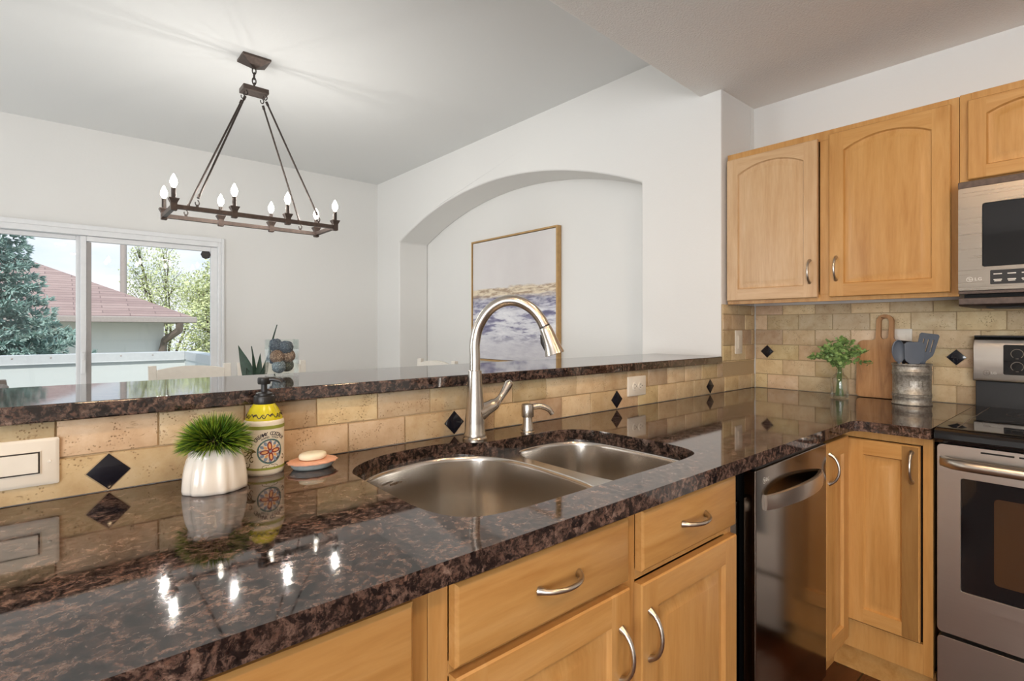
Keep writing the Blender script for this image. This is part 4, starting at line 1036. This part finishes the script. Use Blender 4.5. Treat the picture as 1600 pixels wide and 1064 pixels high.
utensil('ladle', 'dark grey silicone utensil behind the turners in the metal canister', B0(.0, .042), cr_+rt*.006+fw*.042+Vector((0, 0, .172)), turner, M['black'])

# ================================================================== PAINTING
xp = XA+.322
pa = thing('framed_painting', (xp, 3.27, .955), 'square abstract seascape canvas in a thin gold frame inside the niche', 'painting')
y0, y1, z0, z1 = 2.735, 3.80, .955, 2.005; th = .014; dp = .045
bm = bmesh.new(); prism(bm, [(y0, z0), (y1, z0), (y1, z1), (y0, z1)], xp-dp, xp-.001, 'x', [[(y0+th, z0+th), (y1-th, z0+th), (y1-th, z1-th), (y0+th, z1-th)]]); mk('frame', bm, M['gold'], pa, .001)
mk('canvas', B((xp-dp+.008, xp-.003, y0+th+.004, y1-th-.004, z0+th+.004, z1-th-.004)), M['art'], pa)

# ================================================================== CHANDELIER
CX_, CY_ = .850, 3.15
chd = thing('chandelier', (CX_, CY_, ZD), 'rectangular bronze chandelier with eight lit candle bulbs over the dining table', 'chandelier')
bm = bmesh.new(); w, h = .072, .062
loft(bm, [[(CX_+s*a*q, CY_+t_*b*q, z) for s, t_ in ((-1, -1), (1, -1), (1, 1), (-1, 1))] for (a, b, q, z) in ((w, h, 1, ZD-.0005), (w, h, 1, ZD-.012), (w, h, .94, ZD-.014), (w, h, .12, ZD-.050))], True, True, True)
mk('canopy', bm, M['bronze'], chd)
bm = bmesh.new(); zt = ZD-.044
for k in range(4):
    zc_ = zt-.018-k*.0285
    tube(bm, [(CX_+(.0095*cos(a) if k % 2 == 0 else 0), CY_+(.0095*cos(a) if k % 2 else 0), zc_+.0195*sin(a)) for a in [2*pi*i/20 for i in range(20)]], .0032, 8, closed=True)
tube(bm, [(CX_, CY_, zt-.118), (CX_, CY_, 2.56)], .008, 10); mk('chain', bm, M['bronze_dark'], chd)
hz = 2.535
bm = B((CX_-.066, CX_+.066, CY_-.046, CY_+.046, hz, hz+.028)); mk('hub_plate', bm, M['bronze'], chd, .004)
xa, xb, yn, yfar = .448, 1.250, 3.005, 3.295; fz = 1.826; fb = .0105
bm = B((xa, xb, yn-fb, yn+fb, fz-fb, fz+fb), (xa, xb, yfar-fb, yfar+fb, fz-fb, fz+fb), (xa-fb, xa+fb, yn+fb, yfar-fb, fz-fb, fz+fb), (xb-fb, xb+fb, yn+fb, yfar-fb, fz-fb, fz+fb))
mk('frame', bm, M['bronze'], chd, .001)
def hook(p): return [(p[0]+.011*cos(a)*.8, p[1], p[2]+.013*sin(a)) for a in [radians(-200+i*18) for i in range(17)]]
for sx in (-1, 1):
    for y in (yn, yfar):
        top = Vector((CX_+sx*.05, CY_+(.030 if y > CY_ else -.030), hz-.028)); bot = Vector((CX_+sx*.302, y, fz+.045))
        dd = (bot-top).normalized(); a, b = top+dd*.012, bot-dd*.012
        bm = bmesh.new(); tube(bm, [a, a+dd*.022, a+dd*.0225, b-dd*.0225, b-dd*.022, b], [.0072, .0072, .0050, .0050, .0072, .0072], 10); rd = mk('rod', bm, M['bronze_dark'], chd)
        bm = bmesh.new(); tube(bm, hook((top.x, top.y, top.z+.012)), .0028, 7); mk('hook', bm, M['bronze_dark'], rd)
        bm = bmesh.new(); tube(bm, hook((bot.x, bot.y, bot.z-.014)), .0028, 7); tube(bm, [(bot.x, bot.y, fz+fb), (bot.x, bot.y, fz+.022)], .007, 10); mk('hook', bm, M['bronze_dark'], rd)
for y in (yn, yfar):
    for k in range(4):
        x = xa+(xb-xa)*k/3
        sq = lambda r, z: [(x-r, y-r, z), (x+r, y-r, z), (x+r, y+r, z), (x-r, y+r, z)]
        bm = bmesh.new(); loft(bm, [sq(.009, fz-.021), sq(.0135, fz-.019), sq(.0135, fz+.014), sq(.0140, fz+.018), sq(.021, fz+.034), sq(.022, fz+.036), sq(.022, fz+.039), sq(.012, fz+.040)], True, True, True)
        ho = mk('candle_holder', bm, M['bronze'], chd, ang=30)
        bm = bmesh.new(); lathe(bm, [(.0105, .040), (.0105, .088), (.009, .090), (0, .090)], (x, y, fz), 16); mk('candle_sleeve', bm, M['bronze_dark'], ho)
        bm = bmesh.new(); lathe(bm, [(.006, .0905), (.0085, .096), (.0155, .110), (.0165, .119), (.0145, .131), (.0085, .145), (.003, .156), (0, .160)], (x, y, fz), 16); mk('bulb', bm, M['bulb'], ho, ang=80, label='lit candle bulb')
        light('candle_bulb_light', 'POINT', (x, y, fz+.122), 4.2, (1, .96, .91), shadow_soft_size=.008)

# ================================================================== DINING SET
tx0, tx1, ty0, ty1 = .02, 1.74, 2.72, 3.58
tb = thing('dining_table', ((tx0+tx1)/2, (ty0+ty1)/2, 0), 'rectangular dining table under the chandelier, hidden behind the bar ledge', 'table')
mk('tabletop', B((tx0, tx1, ty0, ty1, .725, .76)), M['chairwhite'], tb, .005)
mk('apron', B((tx0+.08, tx1-.08, ty0+.08, ty0+.10, .64, .7248), (tx0+.08, tx1-.08, ty1-.10, ty1-.08, .64, .7248), (tx0+.08, tx0+.10, ty0+.10, ty1-.10, .64, .7248), (tx1-.10, tx1-.08, ty0+.10, ty1-.10, .64, .7248)), M['chairwhite'], tb)
for x in (tx0+.05, tx1-.12):
    for y in (ty0+.05, ty1-.12): mk('leg', B((x, x+.07, y, y+.07, 0, .6398 if False else .7245)), M['chairwhite'], tb, .004) if False else mk('leg', B((x-.02, x+.028, y-.02, y+.028, 0, .7246)), M['chairwhite'], tb, .004)
def make_chair(m, label, group=None):
    t = thing('dining_chair', (0, 0, 0), label, 'chair', group)      # faces -Y, back at +Y
    mk('seat', B((-.22, .22, -.22, .205, .445, .475)), M[m], t, .008, 3)
    for sx in (-1, 1):
        mk('leg', B((sx*.185-.02, sx*.185+.02, -.205, -.165, 0, .4448)), M[m], t, .003)
        bm = bmesh.new(); pts = [(sx*.205, .215, 0), (sx*.205, .22, .45), (sx*.208, .245, .75), (sx*.212, .275, 1.0)]
        loft(bm, [[(p[0]-.022, p[1]-.0085, p[2]), (p[0]+.022, p[1]-.0085, p[2]), (p[0]+.022, p[1]+.02, p[2]), (p[0]-.022, p[1]+.02, p[2])] for p in pts], True, True, True)
        mk('back_post', bm, M[m], t, .004)
    bm = bmesh.new(); lp = []
    for k in range(13):
        u = -1+k/6; c = 1-u*u; y = .262+.012*c; 
        lp.append([(u*.190, y-.010, .905+.0*c), (u*.190, y+.010, .905), (u*.190, y+.014, .972+.022*c), (u*.190, y-.006, .972+.022*c)])
    loft(bm, lp, True, True, True); mk('top_rail', bm, M[m], t, .003)
    for k in range(5):
        x = -.116+.058*k
        bm = bmesh.new(); loft(bm, [[(x-.014, y-.006, z), (x+.014, y-.006, z), (x+.014, y+.006, z), (x-.014, y+.006, z)] for y, z in ((.212, .5), (.24, .72), (.268, .91))], True, True, True); mk('slat', bm, M[m], t)
    mk('lower_rail', B((-.18, .18, .205, .225, .49, .53)), M[m], t)
    return t
ch = make_chair('chairwhite', 'white slat-back dining chair in front of the sliding door, left of the two far-side chairs')
ch.location = (.690, 3.70, 0)
c2 = copy_tree(ch); c2['label'] = 'white slat-back dining chair behind the dark-leaved plant and glass vase'; c2.location = (1.195, 3.70, 0)
c3 = copy_tree(ch); c3['label'] = 'white dining chair at the right end of the table before the niche'; c3.scale = (1, 1, 1.02); c3.location = (1.725, 3.085, 0); c3.rotation_euler = (0, 0, -pi/2)
for o in (ch, c2, c3): o['group'] = 'white dining chairs'
c4 = make_chair('chairgrey', 'grey chair at the left edge of the photo, only its back corner in view')
c4.location = (.112, 3.135, 0); c4.rotation_euler = (0, 0, pi/2)
# snake plant
pl = thing('snake_plant', (.85, 3.09, .76), 'dark green sword-leaved plant on the dining table behind the glass vase', 'plant')
bm = bmesh.new(); lathe(bm, [(0, 0), (.055, 0), (.06, .004), (.07, .10), (.068, .11), (.06, .108), (.055, .09), (0, .09)], (.85, 3.09, .76), 28); mk('pot', bm, M['white_ceramic'], pl, ang=40)
bm = bmesh.new()
for dx, zt, w, tw in ((-.105, 1.142, .036, .2), (-.030, 1.138, .014, 1.1), (.016, 1.10, .020, .4), (.075, 1.125, .018, .2), (.11, 1.255, .012, 1.2), (-.06, 1.02, .03, .2), (.04, 1.03, .03, .5)):
    b0 = Vector((.85, 3.09, .845))+rt*dx*.25; tp = Vector((.85, 3.09, zt))+rt*dx; lp = []
    for k in range(10):
        t = k/9; p = b0.lerp(tp, t)+rt*(-dx*.25*sin(pi*t)*.6); ww = w*(.55+.9*t*(1-t)*2)*(1-t**4) if t < 1 else .0005
        sd_ = rt*cos(tw)+fw*sin(tw); nf = fw*cos(tw)-rt*sin(tw)
        lp.append([p-sd_*ww, p+nf*.004, p+sd_*ww, p+nf*.0075])
    loft(bm, lp, True, True, True)
mk('leaves', bm, M['leaf_dark'], pl, ang=60)

# ================================================================== OUTDOORS
struct('ground', B((-30, 40, YW+.2, 60, -2.9, -2.8)), M['lawn'], 'ground outside beyond the deck', 'ground')
struct('deck_floor', B((-4.1, 1.3, YW+.16, 7.6, -.22, -.1)), M['flash'], 'pale deck floor outside the sliding door', 'deck')
dk = thing('deck_wall', (-.5, 7.5, -.1), 'solid white deck wall with metal cap outside the sliding door', 'deck wall')
mk('wall_panel', B((-4.1, 1.23, 7.46, 7.58, -.1, .86), (1.2302, 1.35, YW+.16, 7.58, -.1, .86)), M['deckwhite'], dk)
bm = B((-4.1, 1.222, 7.44, 7.60, .86, .957), (1.2222, 1.37, YW+.16, 7.60, .86, .957), (-4.1, 1.215, 7.43, 7.4398, .855, .866)); mk('metal_cap', bm, M['flash'], dk, .003)
for k in range(9):
    x = -1.5+k*.30
    bm = bmesh.new(); lathe(bm, [(.009, 0), (.006, .004), (0, .005)], n=10); xf(bm, lambda v: (x+v.x, 7.4399-v.z, .925+v.y)); mk('cap_screw', bm, M['gutter'], dk)
# neighbour's house
hs = thing('neighbour_house', (-3, 18, -2.8), 'pale neighbouring house with a brown hipped shingle roof', 'house')
mk('wall_panel', B((-9, 1.90, 14.0, 24, -2.8, 1.38), (1.2, 1.86, 13.985, 13.9995, .70, .86)), M['stucco'], hs)
ez = 1.50; ex0, ex1, ey0, ey1 = -10, 2.36, 13.5, 24.5; rz_ = ez+5.5*.47
bm = bmesh.new()
P4 = [(ex0, ey0, ez), (ex1, ey0, ez), (ex1, ey1, ez), (ex0, ey1, ez)]; R2 = [(ex0+5.5, 19.0, rz_), (ex1-5.5, 19.0, rz_)]
def slope(pts):
    bm = bmesh.new(); vs = [bm.verts.new(p) for p in pts]; f = bm.faces.new(vs); bm.normal_update()
    ex = bmesh.ops.extrude_face_region(bm, geom=[f]); nv = [g for g in ex['geom'] if isinstance(g, bmesh.types.BMVert)]
    for v in nv: v.co.z -= .04
    return bm
def roof_part(pts, u_dir):
    # mesh authored in its own slope frame so shingle rows follow the eave
    p0 = Vector(pts[0]); ud = Vector(u_dir).normalized(); up_ = (Vector(pts[2])-p0); up_ = (up_-ud*up_.dot(ud)).normalized(); nn = ud.cross(up_)
    Mx = Matrix(((ud.x, up_.x, nn.x, p0.x), (ud.y, up_.y, nn.y, p0.y), (ud.z, up_.z, nn.z, p0.z), (0, 0, 0, 1)))
    bm = slope(pts); inv = Mx.inverted(); bmesh.ops.transform(bm, matrix=inv, verts=bm.verts); bmesh.ops.recalc_face_normals(bm, faces=bm.faces)
    me = bpy.data.meshes.new('roof_slope'); bm.to_mesh(me); bm.free(); me.materials.append(M['shingle'])
    o = bpy.data.objects.new('roof_slope', me); COL.objects.link(o); o.parent = hs; o.matrix_local = Matrix.Translation(-wloc(hs)) @ Mx
roof_part([P4[0], P4[1], R2[1], R2[0]], (1, 0, 0)); roof_part([P4[1], P4[2], R2[1]], (0, 1, 0))
roof_part([P4[2], P4[3], R2[0], R2[1]], (-1, 0, 0)); roof_part([P4[3], P4[0], R2[0]], (0, -1, 0))
mk('soffit', B((ex0+.02, ex1-.02, ey0+.03, ey1-.03, ez-.12, ez-.045)), M['gutter'], hs)
bm = B((ex0, ex1+.08, ey0-.1, ey0+.0, ez-.14, ez-.01), (ex1-.02, ex1+.1, ey0, ey1, ez-.14, ez-.01)); mk('gutter', bm, M['gutter'], hs, .02)
bm = bmesh.new(); tube(bm, [(2.12, 13.46, ez-.14), (2.12, 13.5, ez-.3), (1.90, 13.85, ez-.52), (1.86, 13.92, ez-.75), (1.86, 13.92, -2.7)], .075, 8); mk('downspout', bm, M['downspout'], hs)
# utility pole
bm = bmesh.new(); lathe(bm, [(.115, 0), (.10, 9.5), (0, 9.5)], (2.065, 24.66, -2.8), 16)
tag(mk('utility_pole', bm, M['gutter'], loc=(2.065, 24.66, -2.8)), 'tall grey pole rising behind the neighbouring roof', 'pole')
# blue spruce
def spruce(base, H_, prof, label, seed):
    r0 = random.Random(seed); b = Vector(base); t = thing('blue_spruce', b, label, 'tree')
    bm = bmesh.new(); lathe(bm, [(.11, 0), (.05, H_*.7), (.01, H_)], b, 10); mk('trunk', bm, M['bark'], t)
    fo = bmesh.new()
    def tuft(p, d, L):
        for s in range(9):
            dd = (d+Vector((r0.gauss(0, .55), r0.gauss(0, .55), r0.gauss(.15, .5)))).normalized(); s_ = dd.orthogonal().normalized()*.012
            tip = p+dd*L*r0.uniform(.6, 1.1); mid = p.lerp(tip, .5)
            s2 = dd.cross(s_.normalized())*.012
            for w in (s_, s2): fo.faces.new([fo.verts.new(q) for q in (p-w*.6, mid-w, tip, mid+w, p+w*.6)])
    z = .3
    while z < H_-.1:
        f = z/H_; R = prof(z); nb = max(5, int(6+R*9))
        for k in range(nb):
            a = 2*pi*(k+r0.random())/nb; L = R*r0.uniform(.78, 1.08); d = Vector((cos(a), sin(a), r0.uniform(-.12, .15)))
            p0 = b+Vector((0, 0, z)); ns = max(3, int(L/.075))
            for j in range(1, ns+1):
                t_ = j/ns
                p = p0+d*L*t_+Vector((0, 0, -.10*t_+.16*t_*t_))*L
                wd = .20*L*(1-t_*.6)
                for s in range(2 if t_ > .3 else 1):
                    tuft(p+Vector((-sin(a), cos(a), 0))*r0.uniform(-wd, wd)+Vector((0, 0, r0.uniform(-.03, .05))), d, .105)
        z += .135
    mk('foliage', fo, M['spruce'], t, smooth=False)
def profA(z):
    zz = z-2.8                       # height above the floor line
    return max(.08, 1.18-.55*max(0, zz-.5) if zz < 1.75 else .50-.16*(zz-1.75)) if zz > -.2 else 1.25
spruce((-.62, 10.4, -2.8), 7.6, profA, 'blue-green spruce tree at the left of the sliding door view', 3)
def leafy(base, H_, blobs, label, seed, dens):
    r0 = random.Random(seed); b = Vector(base); t = thing('leafy_tree', b, label, 'tree')
    bm = bmesh.new(); fo = bmesh.new()
    tube(bm, [b, b+Vector((.05, 0, 1.6))], [.14, .11], 8)
    for c, r in blobs:
        c = Vector(c); s = b+Vector((.05, 0, 1.5)); m_ = s.lerp(c, .5)+Vector((r0.gauss(0, .12), r0.gauss(0, .12), .15))
        tube(bm, spline([s, m_, c], 5), [.075-.0055*i for i in range(11)], 7)
        for k in range(5):
            e_ = c+Vector((r0.gauss(0, 1), r0.gauss(0, 1), r0.gauss(.3, 1))).normalized()*r*.9; tube(bm, [m_.lerp(c, r0.uniform(.4, 1)), c.lerp(e_, .5), e_], [.02, .012, .005], 5)
        for k in range(int(dens*r*r)):
            d = Vector((r0.gauss(0, 1), r0.gauss(0, 1), r0.gauss(0, 1))).normalized()*r*(r0.random()**.45)
            p = c+d; a = Vector((r0.gauss(0, 1), r0.gauss(0, 1), r0.gauss(0, 1))).normalized()*r0.uniform(.035, .06); q_ = a.orthogonal().normalized()*a.length*.55
            fo.faces.new([fo.verts.new(v) for v in (p-a, p+q_, p+a, p-q_)])
    mk('branches', bm, M['bark'], t); mk('foliage', fo, M['leaf_light'], t, smooth=False)
leafy((4.3, 18.6, -2.8), 6, [((3.55, 18.4, .5), .8), ((3.55, 18.2, 1.5), .8), ((4.4, 18.4, .9), .9), ((4.2, 18.3, 2.2), .8), ((3.6, 18.9, 2.4), .7), ((5.0, 18.6, 1.8), .9), ((3.9, 18.0, -.2), .9), ((4.8, 18.8, 3.0), .7), ((4.0, 18.8, 3.1), .5)],
      'pale green leafy tree beside the neighbouring house', 5, 2300)
leafy((3.6, 27, -2.8), 6, [((2.9, 26, 2.3), .9), ((2.75, 26.2, 3.4), .75), ((3.7, 26.2, 3.0), 1.0), ((3.6, 26.4, 4.2), .6), ((4.8, 26.4, 2.4), 1.3), ((2.75, 26.5, 4.3), .4), ((6.0, 26.3, 1.6), 1.4), ((3.3, 26, 1.2), 1.2)], 'faint leafy tree farther back behind the pale green tree', 9, 1300)
